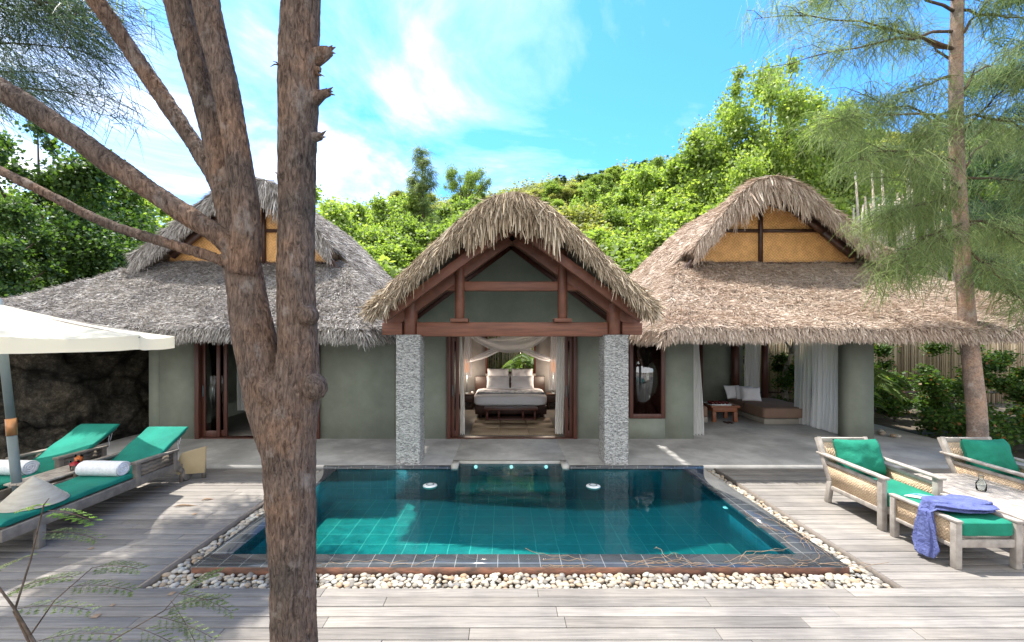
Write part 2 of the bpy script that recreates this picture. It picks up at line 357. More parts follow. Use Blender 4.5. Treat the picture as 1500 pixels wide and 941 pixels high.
M['fern'] = leafm('feather_leaf', [(0,(.07,.14,.03)),(.5,(.13,.24,.04)),(1,(.22,.36,.06))], .5)
M['fernd'] = leafm('feather_leaf_dull', [(0,(.07,.10,.05)),(.5,(.11,.15,.07)),(1,(.17,.21,.10))], .4)
M['pebble'] = island_mat('pebbles', [(0,(.13,.12,.11)),(.2,(.30,.265,.215)),(.45,(.40,.355,.29)),(.6,(.30,.21,.13)),(.75,(.33,.33,.295)),(.9,(.44,.40,.345)),(1,(.18,.175,.17))], .7)
def objrand(name, stops):
    m, nt, N, L = newmat(name); o = N.new('ShaderNodeObjectInfo'); c = ramp(nt, o.outputs['Random'], stops)
    c = mixc(nt, 1.0, c, ramp(nt, noise_t(nt, coords(nt), 30, 5), [(.3,(.8,.8,.8)),(.7,(1.1,1.1,1.1))]), 'MULTIPLY')
    out(nt, pbsdf(nt, c, .65).outputs[0]); return m
M['stone'] = objrand('river_stone', [(0,(.15,.14,.13)),(.15,(.30,.26,.20)),(.4,(.42,.365,.28)),(.55,(.33,.22,.13)),(.7,(.32,.32,.285)),(.88,(.48,.43,.355)),(1,(.20,.195,.19))])
m, nt, N, L = newmat('lit_lampshade'); e = N.new('ShaderNodeEmission'); e.inputs[0].default_value = (1,.38,.14,1); e.inputs[1].default_value = .55; out(nt, e.outputs[0]); M['shade'] = m
m, nt, N, L = newmat('pool_lamp_glow'); e = N.new('ShaderNodeEmission'); e.inputs[0].default_value = (.8,1,1,1); e.inputs[1].default_value = .5; out(nt, e.outputs[0]); M['plamp'] = m

# ------------------------------------------------------------------ ground, deck, platform
XL, XR, YF, YB = -3.46, 3.75, 4.07, 7.70          # pebble pit round the pool
g = MB()
for x0,x1,y0,y1 in ((-250,XL-.3,-120,18.2),(XR+.3,250,-120,18.2),(XL-.3,XR+.3,-120,YF-.3),(XL-.3,XR+.3,8.6,18.2)):
    g.raw([(x0,y0,-.12),(x1,y0,-.12),(x1,y1,-.12),(x0,y1,-.12)], [(0,1,2,3)])
tag(g.build('ground', M['soil']), kind='structure')
g = MB(); w = .138; x_lo, x_hi = -13.0, 13.0
def boards(y0, x0, x1):
    x = x0 - random.uniform(0, 1.2)
    while x < x1:
        l = random.choice((1.6, 2.0, 2.4, 2.9)); a = max(x, x0); b = min(x+l, x1); x += l
        if b-a > .03:
            dz = random.uniform(-.0015, .0015); g.box(a+.002, b-.002, y0+.004, y0+w-.004, -.03, dz)
y = YF - w
while y > -7: boards(y, x_lo, x_hi); y -= w
y = YF; k = 0
while y + w <= YB + .01: boards(y, x_lo, XL-.03); boards(y, XR+.03, x_hi); y += w
for xa, xb in ((x_lo, XL-.03), (XR+.03, x_hi)): g.box(xa, xb, y+.004, YB-.004, -.03, 0) if YB-y > .02 else None
deck = tag(g.build('deck', M['deck'], bevel=.003), kind='structure')
g = MB(); g.box(XL-.028,XL-.002,YF,YB,-.12,.003); g.box(XR+.002,XR+.028,YF,YB,-.12,.003); g.box(XL-.028,XR+.028,YF-.026,YF-.003,-.12,-.006)
tag(g.build('deck_border', M['deckedge']), kind='structure')
NX0, NX1, NY = -.83, 1.03, 7.90                  # spa bay of the pool cut into the terrace
g = MB()
for x0,x1,y0 in ((-8.6,NX0-.12,YB+.002),(NX0-.12,NX1+.12,NY+.10),(NX1+.12,9.65,YB+.002)): g.box(x0,x1,y0,16.6,-.1,.06)
tag(g.build('terrace', M['concrete']), kind='structure')
g = MB(); g.box(NX0-.118,NX0,YB-.08,NY+.098,-.1,.064); g.box(NX1,NX1+.118,YB-.08,NY+.098,-.1,.064); g.box(NX0+.001,NX1-.001,NY,NY+.098,-.1,.064)
tag(g.build('spa_kerb', simple('pale_kerb', (.46,.45,.42), scale=3, bump=.2)), kind='structure')

# ------------------------------------------------------------------ pool
PX0, PX1, PY0, PY1 = -3.20, 3.52, 4.39, 7.60      # outside of the rim
IX0, IX1, IY0 = -2.95, 3.15, 4.64                 # water basin
ZR, ZW, ZF = .028, .024, -.52
pool = thing('swimming_pool', 'rectangular teal tiled swimming pool with dark slate rim in the deck', 'pool', (.15, 6.0, 0))
g = MB()
g.box(IX0,IX1,IY0,PY1,ZF-.05,ZF)
g.build('pool_floor', M['poolt'], pool)
g = MB()
g.box(IX0-.05,IX0,IY0,PY1,ZF,ZR-.03); g.box(IX1,IX1+.05,IY0,PY1,ZF,ZR-.03); g.box(IX0,IX1,IY0-.05,IY0,ZF,ZR-.03)
g.box(IX0,NX0,PY1,PY1+.05,ZF,ZR-.03); g.box(NX1,IX1,PY1,PY1+.05,ZF,ZR-.03)
g.build('pool_wall', M['poolw'], pool)
g = MB()                                          # submerged spa bench
g.box(NX0,NX1,7.25,NY-.002,-.30,-.20); g.box(NX0,NX1,7.30,NY-.002,ZF+.002,-.302)
g.build('spa_bench', M['poolt'], pool)
g = MB(); g.box(NX0-.04,NX0-.001,PY1+.052,NY,ZF,.02); g.box(NX1+.001,NX1+.04,PY1+.052,NY,ZF,.02); g.box(NX0,NX1,NY-.001,NY+.001,-.4,.02)
g.build('spa_wall', M['poolw'], pool)
g = MB()
g.box(PX0,PX1,PY0,IY0,-.12,ZR); g.box(PX0,IX0,IY0+.001,PY1,-.12,ZR); g.box(IX1,PX1,IY0+.001,PY1,-.12,ZR)
g.box(PX0,NX0-.125,PY1+.001,PY1+.045,-.12,ZR+.045); g.box(NX1+.125,PX1,PY1+.001,PY1+.045,-.12,ZR+.045)
g.build('pool_rim', M['lip'], pool)
g = MB(); g.box(PX0+.01,PX1-.005,PY0-.012,PY0-.001,-.12,ZR-.006)
g.build('rusty_edge', M['rust'], pool)
g = MB()
g.raw([(IX0-.001,IY0-.001,ZW),(IX1+.001,IY0-.001,ZW),(IX1+.001,PY1+.004,ZW),(NX1,PY1+.004,ZW),(NX1,NY,ZW),(NX0,NY,ZW),(NX0,PY1+.004,ZW),(IX0-.001,PY1+.004,ZW)], [(0,1,2,3,4,5,6,7)])
tag(g.build('water', M['water']), kind='structure')
for (x, y), lb in (((630,710),'round white skimmer cap floating in the pool nearer the trunk'),((869,711),'round white skimmer cap floating in front of the second stone pillar')):
    Y = 1512/(y-490)*.985; X = (x-CX)*Y/F
    fx = thing('pool_skimmer', lb, 'pool fitting', (X,Y,ZW), 'skimmer caps in the pool')
    g = MB(); g.lathe([(0,.022),(.05,.022),(.09,.016),(.11,.006),(.115,-.01),(.10,-.03),(0,-.03)], (X,Y,ZW-.004), 28); g.build('cap', M['fixture'], fx, smooth=True)
    g = MB(); g.lathe([(.05,.0225),(.052,.028),(.062,.028),(.064,.022)], (X,Y,ZW-.004), 28); g.build('cap_ring', M['umbpole'], fx)
for x in (697,749,800):
    X = (x-CX)*NY/F
    g = MB(); g.tube([(X,NY-.022,-.03),(X,NY-.002,-.03)], .032, 16); g.build('pool_light', M['plamp'], pool)
for X,Y,Z in ((IX1-.006,6.1,-.06),(IX1-.2,5.3,ZF+.01)):
    g = MB(); g.lathe([(0,.012),(.04,.01),(.045,0)], (X,Y,Z), 16); g.build('water_inlet', M['fixture'], pool)

# ------------------------------------------------------------------ pebbles
def stone_mesh(seed):
    random.seed(seed); n = 8; g = MB(); prof = [(math.sin(t)*1.0, math.cos(t)) for t in np.linspace(0.001, math.pi-.001, 7)]
    a, b, c = random.uniform(.8,1.25), random.uniform(.6,.9), random.uniform(.4,.6); V = []
    for r, z in prof:
        for k in range(n):
            th = 2*math.pi*k/n; p = Vector((r*math.cos(th), r*math.sin(th), z)); q = 1+.22*noise.noise(p*1.3+Vector((seed*3,0,0)))
            V.append((p.x*a*q, p.y*b*q, p.z*c*q))
    V = np.array(V); Fc = [(i*n+k, i*n+(k+1)%n, (i+1)*n+(k+1)%n, (i+1)*n+k) for i in range(6) for k in range(n)]
    return V, np.array(Fc)
stones = [stone_mesh(s) for s in range(7)]; random.seed(11)
proto = []
for i, (V, Fc) in enumerate(stones):
    me = bpy.data.meshes.new('pebble'); me.from_pydata([tuple(v) for v in V], [], [tuple(int(k) for k in f) for f in Fc]); me.materials.append(M['stone'])
    me.polygons.foreach_set('use_smooth', np.ones(len(me.polygons), bool)); proto.append(me)
cells = []
def strip(x0,x1,y0,y1,zb,r):
    nx = max(1,int((x1-x0)/(r*1.75))); ny = max(1,int((y1-y0)/(r*1.5)))
    for j in range(ny):
        for i in range(nx):
            cells.append((x0+(i+.5+.5*(j%2)*.6+random.uniform(-.25,.25))*(x1-x0)/nx, y0+(j+.5+random.uniform(-.2,.2))*(y1-y0)/ny, zb, r*random.uniform(.75,1.3)))
strip(XL+.03,XR-.03,YF+.02,PY0-.02,-.05,.034); fr = list(cells); cells.clear()
strip(XL+.03,PX0-.02,PY0,YB-.03,-.045,.035); strip(PX1+.02,XR-.03,PY0,YB-.03,-.045,.034); strip(PX0,NX0-.15,PY1+.05,YB-.01,-.02,.03); strip(NX1+.15,PX1,PY1+.05,YB-.01,-.02,.03)
random.shuffle(fr); ind = fr[:300]; rest = fr[300:]+cells
for x,y,z,r in ind:
    o = bpy.data.objects.new('pebble', random.choice(proto)); C.objects.link(o); o.location = (x,y,z+random.uniform(0,.022)); o.scale = (r,r,r)
    o.rotation_euler = (random.uniform(-.4,.4),random.uniform(-.4,.4),random.uniform(0,6.28))
    tag(o, 'rounded pale river pebble in the strip along the pool front', 'pebble', 'river pebbles along the pool front')
g = MB()
lower = [(x,y,z-.045,r) for x,y,z,r in fr+cells if True]
for x,y,z,r in rest+lower:
    V, Fc = random.choice(stones); a = random.uniform(0,6.28); ca, sa = math.cos(a), math.sin(a)
    W = V*r; W = np.stack([W[:,0]*ca-W[:,1]*sa, W[:,0]*sa+W[:,1]*ca, W[:,2]],1)+np.array([x,y,z+random.uniform(0,.015)]); g.raw(W, Fc)
tag(g.build('gravel', M['pebble'], smooth=True), 'grey and cream river gravel bed round the pool', 'gravel', kind='stuff')
g = MB(); g.raw([(XL-.03,YF-.03,-.115),(XR+.03,YF-.03,-.115),(XR+.03,PY0+.02,-.115),(XL-.03,PY0+.02,-.115)],[(0,1,2,3)])
g.raw([(XL-.03,PY0+.02,-.115),(PX0+.02,PY0+.02,-.115),(PX0+.02,YB,-.115),(XL-.03,YB,-.115)],[(0,1,2,3)]); g.raw([(PX1-.02,PY0+.02,-.115),(XR+.03,PY0+.02,-.115),(XR+.03,YB,-.115),(PX1-.02,YB,-.115)],[(0,1,2,3)])
tag(g.build('pebble_bed', M['soil']), kind='structure')

# ------------------------------------------------------------------ thatched roofs
def nz(x, y, s=1.0, seed=0): return noise.noise(Vector((x*s, y*s, seed)))
def smin(a, b, k=.22):
    h = max(k-abs(a-b), 0)/k; return min(a,b)-h*h*k*.25
def straw_field(mb, Hf, xs, ys, n, L, W, mi=1, lift=.02, keep=None, spread=.2):
    x = rng.uniform(*xs, n); y = rng.uniform(*ys, n)
    if keep is not None: k = keep(x,y); x = x[k]; y = y[k]
    e = .06
    z = np.array([Hf(a,b) for a,b in zip(x,y)]); zx = np.array([Hf(a+e,b) for a,b in zip(x,y)]); zy = np.array([Hf(a,b+e) for a,b in zip(x,y)])
    gx = (zx-z)/e; gy = (zy-z)/e; D = np.stack([-gx,-gy,-(gx**2+gy**2)],1); D[np.abs(D).sum(1)<1e-4] = (1,0,0)
    D /= np.linalg.norm(D,axis=1,keepdims=True)+1e-6
    Nn = np.stack([-gx,-gy,np.ones_like(gx)],1); Nn /= np.linalg.norm(Nn,axis=1,keepdims=True)
    m = len(x); D = D + rng.normal(size=(m,3))*spread
    P = np.stack([x,y,z],1) + Nn*rng.uniform(-.01,lift,m)[:,None]
    V = ribbons(P, D, rng.uniform(.6,1.3,m)*L, rng.uniform(.6,1.4,m)*W)
    V[:,4:6] += (Nn*rng.uniform(-.01,.028,m)[:,None])[:,None,:]
    add_ribbons(mb, V, mi)
def fringe(mb, pts, outd, n, L, W, depth=.2, mi=1, spread=.25, down=1.0):   # blades hanging off an edge polyline
    pts = np.array(pts); seg = np.linalg.norm(np.diff(pts,axis=0),axis=1); cum = np.concatenate([[0],np.cumsum(seg)])
    t = rng.uniform(0,cum[-1],n); P = np.stack([np.interp(t,cum,pts[:,i]) for i in range(3)],1)
    o = np.array(outd, float)
    if o.ndim == 2: O = np.stack([np.interp(t,cum,o[:,i]) for i in range(3)],1)
    else: O = np.broadcast_to(o,(n,3))
    P = P + O*rng.uniform(-.06,.04,n)[:,None]; P[:,2] -= rng.uniform(0,depth,n)
    D = O*rng.uniform(.1,.7,n)[:,None] + np.array([0,0,-down]) + rng.normal(size=(n,3))*spread
    add_ribbons(mb, ribbons(P, D, rng.uniform(.5,1.4,n)*L, rng.uniform(.6,1.5,n)*W, up=(0,-1,0), bend=(0,0,-.15)), mi)

def wing(xc, o, straw, nm, lbl):
    YE, YO, YG, YR, YK = 7.62, 9.9, 10.5, 14.0, 17.4
    so = np.array([(0,5.95),(.35,5.9),(.8,5.68),(1.4,5.2),(2.1,4.62),(3,4.0),(4,3.42),(5,2.93),(5.8,2.52)])
    si = np.array([(0,5.95),(.3,5.88),(.7,5.58),(1.2,5.05),(2.2,3.9),(3.3,2.52)])
    fy = np.array([(YE,2.52),(8.8,3.08),(9.7,3.65),(YG,4.2),(YG+.5,4.65)])
    def side(x):
        s = (x-xc)*o; return float(np.interp(s, so[:,0], so[:,1]) if s > 0 else np.interp(-s, si[:,0], si[:,1]))
    def nn(x,y): return .05*nz(x,y,1.5,xc)+.03*nz(x,y,5,xc)
    front = lambda y: float(np.interp(y, fy[:,0], fy[:,1])); back = lambda y: 5.95-max(0,y-YR)*(3.43/(YK-YR))
    Hs = lambda x,y: smin(side(x), front(y))+nn(x,y)
    Hm = lambda x,y: smin(side(x), back(y))+nn(x,y)
    a, b = (xc-3.3, xc+5.8) if o > 0 else (xc-5.8, xc+3.3)
    root = thing(nm, lbl, 'house', (xc, 9.64, .06))
    g = MB()
    def sheet(Hf, x0,x1,y0,y1,nx,ny,th):
        X, Y = np.meshgrid(np.linspace(x0,x1,nx), np.linspace(y0,y1,ny)); Z = np.vectorize(Hf)(X,Y); g.slab(X,Y,Z,th,0)
    sheet(Hs, a,b, YE,YG,90,24, .17)
    sheet(Hm, a,b, YG+.002,12.2,90,20,.17)
    ka, kb = (a, xc+2.6) if o > 0 else (xc-2.6, b)
    sheet(Hm, ka,kb, 12.202,YK,70,50,.17)
    s0, s1 = (-1.75, 2.75) if o > 0 else (-2.75, 1.75)
    sheet(lambda x,y: side(x)+.05+nn(x,y), xc+s0, xc+s1, YO, YG+.001, 60, 8, .30)
    straw_field(g, Hs, (a,b),(YE,YG), 200000, .12, .0075, spread=.30)
    straw_field(g, Hm, (a,b),(YG,YR+1.5), 110000, .16, .010, keep=lambda x,y: (y<12.2)|((x>ka)&(x<kb)))
    straw_field(g, lambda x,y: side(x)+.06+nn(x,y), (xc+s0,xc+s1),(YO-.04,YG+.05), 22000, .22, .011, lift=.03)
    # eaves
    xs = np.linspace(a,b,60); fringe(g, [(x,YE+.02,Hs(x,YE)+.0) for x in xs], (0,-1,0), 16000, .11, .010, .17)
    ys = np.linspace(YE,YG,20)
    for xe, d in ((a,-1),(b,1)): fringe(g, [(xe,y,Hs(xe,y)) for y in ys]+[(xe,y,Hm(xe,y)) for y in np.linspace(YG,15,20)], (d,0,0), 5000, .15, .016, .17)
    # gable hood rim: thick ragged leaves
    sx = np.linspace(s0,s1,50)
    pts = [(xc+s, YO, side(xc+s)+.09) for s in sx]; od = [(.55*np.sign(s)*min(1,abs(s)/.6), -.5, 0) for s in sx]
    fringe(g, pts, od, 13000, .20, .011, .30, spread=.2)
    fringe(g, [p for p,s in zip(pts,sx) if abs(s) < .9], (0,-.4,0), 700, .40, .024, .3, spread=.18)
    g.build('roof', [M['thatchbase'], M[straw]], root)
    # gable matting and its dark battens
    zt = lambda x: side(x)-.22
    xg = np.linspace(xc-1.9,xc+2.3,60) if o>0 else np.linspace(xc-2.3,xc+1.9,60)
    zb = 4.14; xg = [x for x in xg if zt(x) > zb+.02]
    V = [(x,YG-.10,zb) for x in xg]+[(x,YG-.10,zt(x)) for x in xg]+[(x,YG-.04,zb) for x in xg]+[(x,YG-.04,zt(x)) for x in xg]; n = len(xg)
    g = MB(); g.raw(V, [(i,i+1,n+i+1,n+i) for i in range(n-1)]+[(2*n+i+1,2*n+i,3*n+i,3*n+i+1) for i in range(n-1)]); g.build('gable_panel', M['bamboo'], root)
    g = MB(); g.box(xc-.04,xc+.04,YG-.17,YG-.101,zb-.06,zt(xc)); g.box(xg[0],xg[-1],YG-.165,YG-.102,zb-.1,zb-.01)
    zm = zb+.72; xm = [x for x in xg if zt(x) > zm]; g.box(xm[0],xc-.041,YG-.16,YG-.102,zm,zm+.07); g.box(xc+.041,xm[-1],YG-.16,YG-.102,zm,zm+.07)
    g.build('gable_batten', M['darkwood'], root)
    g = MB()
    for sgn, prof in ((o, so),(-o, si)):
        p = [(xc+sgn*s, YG-.3, float(np.interp(s,prof[:,0],prof[:,1]))-.36) for s in (0,.7,1.4,2.1)]
        for q, r in zip(p[:-1],p[1:]): g.bar(q, r, .1, .16)
    g.build('gable_rafter', M['darkwood'], root)
    return root

left = wing(-5.8, -1, 'straw_grey', 'thatched_villa', 'green walled villa with grey thatched roof behind the forked tree trunk')
right = wing(6.17, 1, 'straw_warm', 'thatched_villa', 'green walled villa with warm tan thatched roof and open sitting corner')
WY, WB, FZ = 9.64, 9.84, .061                     # wall front, wall back, floor
S = 9.64/F                                        # metres per photo pixel on the wall plane
wx = lambda px: (px-CX)*S

# centre pavilion --------------------------------------------------------------
xc = .14
mid = thing('thatched_pavilion', 'middle pavilion with open timber gable and two granite pillars', 'pavilion', (xc, 7.72, .06))
prof = np.array([(0,4.70),(.3,4.62),(.6,4.45),(.9,4.2),(1.2,3.93),(1.6,3.54),(2.0,3.18),(2.30,2.93)])
side_c = lambda x: float(np.interp(abs(x-xc), prof[:,0], prof[:,1]))
Hc = lambda x,y: side_c(x)+.04*nz(x,y,1.7,3)+.03*nz(x,y,5,3)
g = MB(); X, Y = np.meshgrid(np.linspace(xc-2.30,xc+2.30,60), np.linspace(7.05,15.2,60)); g.slab(X,Y,np.vectorize(Hc)(X,Y),.20,0)
X, Y = np.meshgrid(np.linspace(xc-2.29,xc+2.29,60), np.linspace(7.0,7.5,6)); g.slab(X,Y,np.vectorize(lambda a,b: Hc(a,b)+.02)(X,Y),.24,0)
straw_field(g, Hc, (xc-2.3,xc+2.3),(7.0,12), 70000, .20, .0095)
sx = np.linspace(-2.30,2.30,60); pts = [(xc+s,7.0,side_c(xc+s)+.04) for s in sx]; od = [(.75*np.sign(s)*min(1,abs(s)/.5),-.5,0) for s in sx]
fringe(g, pts, od, 20000, .15, .0085, .25, down=.7, spread=.2); fringe(g, pts, od, 2200, .24, .014, .24, down=.7, spread=.2)
fringe(g, [p for p,s in zip(pts,sx) if abs(s)<.75], (0,-.35,0), 700, .36, .03, .3, spread=.15)
for sg in (-1,1): fringe(g, [(xc+sg*2.30,y,Hc(xc+sg*2.30,y)) for y in np.linspace(7.0,14,30)], (sg,0,0), 6000, .10, .012, .16)
for sg in (-1,1): fringe(g, [(xc+sg*s,7.0,side_c(xc+sg*s)-.05) for s in (2.0,2.15,2.28)], (sg*.9,-.5,0), 300, .20, .022, .14, spread=.2, down=.3)
g.build('roof', [M['thatchbase'], M['straw_gold']], mid)
PCL, PCR = xc-1.87, xc+1.87
for cxp in (PCL, PCR):
    g = MB(); hw = .215
    def pil(u, v):
        s = u*4; k = int(s) % 4 if s < 4 else 0; t = s-int(s) if s < 4 else 0
        cs = [(-hw,-hw),(hw,-hw),(hw,hw),(-hw,hw)]; p, q = cs[k], cs[(k+1)%4]
        x, y = p[0]+(q[0]-p[0])*t, p[1]+(q[1]-p[1])*t; z = .06+v*2.33
        r = 1+.05*noise.noise(Vector((x*14,y*14,z*30)))+.02*noise.noise(Vector((x*40,y*40,z*60)))
        return (cxp+x*r, 7.72+hw+y*r, z)
    g.grid(pil, 64, 110); g.box(cxp-.19,cxp+.19,7.75,7.75+2*.19,2.36,2.392)
    g.build('pillar', M['granite'], mid)
TY = 7.93                                         # truss plane
g = MB(); g.bar((PCL+.13,TY,2.49),(PCR-.13,TY,2.49),.20,.26); g.build('tie_beam', M['timberx'], mid, bevel=.01)
g = MB(); zz = pp(0,420,TY)[2]; g.bar((xc-1.25,TY,zz),(xc+1.25,TY,zz),.14,.17); g.build('collar_beam', M['timberx'], mid, bevel=.01)
for px in (674,823):
    X = pp(px,0,TY)[0]
    g = MB(); g.tube([(X,TY-.07,2.69),(X,TY-.07,pp(0,368,TY)[2])], .088, 18); g.build('queen_post', M['timber'], mid, smooth=False, bevel=.004)
    g = MB(); g.box(X-.16,X+.16,TY-.2,TY+.08,2.623,2.688); g.build('post_block', M['timberx'], mid, bevel=.006)
for cxp in (PCL,PCR):
    g = MB(); g.tube([(cxp,TY,2.394),(cxp,TY,2.97)], .125, 20); g.build('corner_post', M['timber'], mid, bevel=.004)
for sg in (-1,1):
    a = (xc+sg*0.0, TY, 4.33); b = (xc+sg*2.3, TY, 2.44+.12)
    g = MB(); g.bar((a[0]-sg*.0,a[1],a[2]-.10),(b[0],b[1],b[2]),.16,.24); g.build('rafter', M['timber'], mid, bevel=.008)
    g = MB(); g.bar((a[0],7.35,a[2]-.04),(b[0]-sg*.1,7.35,b[2]+.12),.10,.16); g.build('barge_rafter', M['timber'], mid, bevel=.008)
    g = MB(); X = xc+sg*2.13; g.bar((X-sg*.12,TY,2.50),(X+sg*.24,TY,2.50),.2,.22); g.build('beam_end', M['timberx'], mid, bevel=.01)
    g = MB(); g.bar((X+sg*.02,8.05,2.50),(X+sg*.02,WY,2.50),.18,.2); g.build('wall_plate', M['timberx'], mid)
for yy in (8.6, 9.2):
    for sg in (-1,1):
        g = MB(); g.bar((xc,yy,4.30),(xc+sg*2.25,yy,2.62),.08,.14); g.build('rafter', M['frame'], mid)
g = MB(); g.bar((xc,7.2,4.36),(xc,15,4.36),.12,.16); g.build('ridge_pole', M['timber'], mid)

# walls ------------------------------------------------------------------------
D0, D1 = wx(655), wx(845)
g = MB()
g.box(wx(579),D0,WY,WB,.06,2.46); g.box(D1,wx(905),WY,WB,.06,2.46); 
xs = np.linspace(wx(579),wx(905),40); top = [min(side_c(x)-.24, 4.6) for x in xs]
V = [(x,WY+.0,2.46) for x in xs]+[(x,WY,max(t,2.46)) for x,t in zip(xs,top)]+[(x,WB,2.46) for x in xs]+[(x,WB,max(t,2.46)) for x,t in zip(xs,top)]; n = 40
g.raw(V, [(i,i+1,n+i+1,n+i) for i in range(n-1)]+[(2*n+i+1,2*n+i,3*n+i,3*n+i+1) for i in range(n-1)]+[(i+1,i,2*n+i,2*n+i+1) for i in range(n-1)])
g.build('wall', M['wall'], mid)
RB = 14.2                                          # back wall of the bedroom
g = MB(); g.box(wx(579),wx(579)+.15,WB,RB,.06,3.2); g.box(wx(905)-.15,wx(905),WB,RB,.06,3.2)
BX0, BX1, BZ0, BZ1 = -.62, 1.02, 1.12, 3.0
g.box(wx(579)+.15,BX0,RB-.15,RB,.06,3.2); g.box(BX1,wx(905)-.15,RB-.15,RB,.06,3.2); g.box(BX0,BX1,RB-.15,RB,.06,BZ0); g.box(BX0,BX1,RB-.15,RB,BZ1,3.2)
g.box(wx(579)+.15,wx(905)-.15,WB+.01,RB-.16,3.2,3.24)
g.build('room_lining', M['inner'], mid)
g = MB(); g.box(wx(579)+.15,wx(905)-.15,WB,RB-.15,.06,.072); g.build('room_floor', M['room_floor'], mid)
g = MB()
for a,b,c,d in ((BX0,BX0+.07,BZ0,BZ1),(BX1-.07,BX1,BZ0,BZ1),(BX0+.07,BX1-.07,BZ0,BZ0+.07),(BX0+.07,BX1-.07,BZ1-.07,BZ1)): g.box(a,b,RB-.19,RB-.1,c,d)
wf = g.build('window', M['frame'], mid); g = MB(); g.box(BX0+.07,BX1-.07,RB-.15,RB-.144,BZ0+.07,BZ1-.07); g.build('pane', M['glass'], wf)
def door(root, x0, x1, zt, fw=.1, y=WY):
    g = MB(); g.box(x0,x0+fw,y-.05,y+.19,.062,zt); g.box(x1-fw,x1,y-.05,y+.19,.062,zt); g.box(x0+fw,x1-fw,y-.05,y+.19,zt-fw,zt); g.box(x0+fw,x1-fw,y-.03,y+.17,.0622,.085)
    return g.build('door_frame', M['frame'], root, bevel=.005)
def leaf(root, x0, x1, y, zt, z0=.09, lab=None):
    g = MB(); w = .075
    g.box(x0,x0+w,y,y+.04,z0,zt); g.box(x1-w,x1,y,y+.04,z0,zt); g.box(x0+w,x1-w,y,y+.04,zt-.1,zt); g.box(x0+w,x1-w,y,y+.04,z0,z0+.14)
    o = g.build('sliding_door', M['frame'], root, bevel=.004, label=lab); g = MB(); g.box(x0+w,x1-w,y+.016,y+.022,z0+.14,zt-.1); g.build('pane', M['doorpane'], o)
    g = MB(); g.box(x0+.02,x0+.045,y-.02,y-.001,1.0,1.25); g.build('handle', M['umbpole'], o)
door(mid, D0, D1, 2.44, .08); leaf(mid, D0+.08, D0+.26, WY+.06, 2.34); leaf(mid, D1-.26, D1-.08, WY+.06, 2.34)

# left villa walls
g = MB(); LX0, LX1 = wx(217), wx(578); DX0, DX1 = wx(287), wx(469)
g.box(LX0+.26,DX0,WY,WB,.06,2.75); g.box(LX0,LX0+.26,WY+.02,WB+.3,.06,2.75); g.box(DX1,LX1,WY,WB,.06,3.2); g.box(DX0,DX1,WY,WB,2.40,2.75)
g.box(LX0,LX0+.2,WB+.3,15,.06,2.55); g.box(LX1-.2,LX1,WB,15,.06,2.55); g.box(LX0+.2,LX1-.2,14.8,15,.06,3.4)
g.build('wall', M['wall'], left)
g = MB(); g.box(LX0+.2,LX1-.2,WB,14.8,.06,.07); g.build('room_floor', M['room_floor'], left)
g = MB(); g.box(LX0+.2,LX1-.2,WB+.31,14.79,2.55,2.6); g.build('ceiling', M['inner'], left)
door(left, DX0, DX1, 2.42, .09)
leaf(left, DX0+.10, DX0+.50, WY+.05, 2.32); leaf(left, DX0+.30, DX0+.62, WY+.11, 2.32)
# right villa walls
RX0, RX1 = wx(921), wx(1280); W0, W1 = wx(922), wx(974); O0, O1 = wx(1016), wx(1228)
g = MB(); WZ = 2.4-123*S
g.box(RX0-.1,W1,WY,WB,.06,WZ); g.box(W1,O0,WY,WB,.06,2.6); g.box(RX0-.1,W1,WY,WB,2.46,2.6)
g.box(7.71,RX1,WY,WY+.3,.06,2.7)
g.box(O0,7.709,WY+.03,WB-.03,2.46,2.7)
g.box(RX0-.1,RX0+.1,WB,15,.06,2.6); g.box(RX0+.1,5.2,13.6,13.8,.06,3.2); g.box(6.15,7.55,13.6,13.8,.06,3.2); g.box(5.2,6.15,13.6,13.8,2.3,3.2); g.box(O0-.2,O0,WB,10.9,.06,2.6)
g.build('wall', M['wall'], right)
g = MB(); g.box(O0,8.2,WB+.1,13.59,2.72,2.76); g.box(W0,O0-.2,WB,13.59,2.6,2.64); g.build('ceiling', M['inner'], right)
g = MB(); g.box(5.0,6.4,14.9,15,.06,2.6); g.box(4.9,5.0,13.8,15,.06,2.6); g.box(6.4,6.5,13.8,15,.06,2.6); g.box(4.9,6.5,13.81,15,2.31,2.35); g.build('back_room', M['darkwood'], right)
g = MB()
for a,b,c,d in ((W0,W0+.08,WZ,2.46),(W1-.09,W1,WZ,2.46),(W0+.08,W1-.09,WZ,WZ+.1),(W0+.08,W1-.09,2.38,2.46)): g.box(a,b,WY-.03,WY+.12,c,d)
wf = g.build('window', M['frame'], right, bevel=.005); g = MB(); g.box(W0+.08,W1-.09,WY+.03,WY+.037,WZ+.1,2.38); g.build('pane', M['pane'], wf)
g = MB(); g.tube([(8.05,13.3,.06),(8.05,13.3,2.72)], .1, 16); g.build('column', M['frame'], right)
g = MB(); g.tube([(7.2,13.42,.06),(7.2,13.42,2.72)], .12, 16); g.build('column', M['frame'], right)
g = MB(); g.box(5.12,5.2,13.5,13.62,.062,2.38); g.box(6.15,6.23,13.5,13.62,.062,2.38); g.box(5.2,6.15,13.5,13.62,2.3,2.38); g.build('door_frame', M['frame'], right)
t = thing('dresser', 'dark dresser with folded white linen in the back doorway', 'dresser', (5.65,14.5,.06))
g = MB(); g.box(5.15,6.2,14.3,14.75,.06,1.05); g.build('body', M['darkwood'], t, bevel=.01)
for k in range(3):
    g = MB(); g.box(5.2,6.15,14.285,14.299,.15+k*.3,.4+k*.3); g.build('drawer', M['frame'], t)
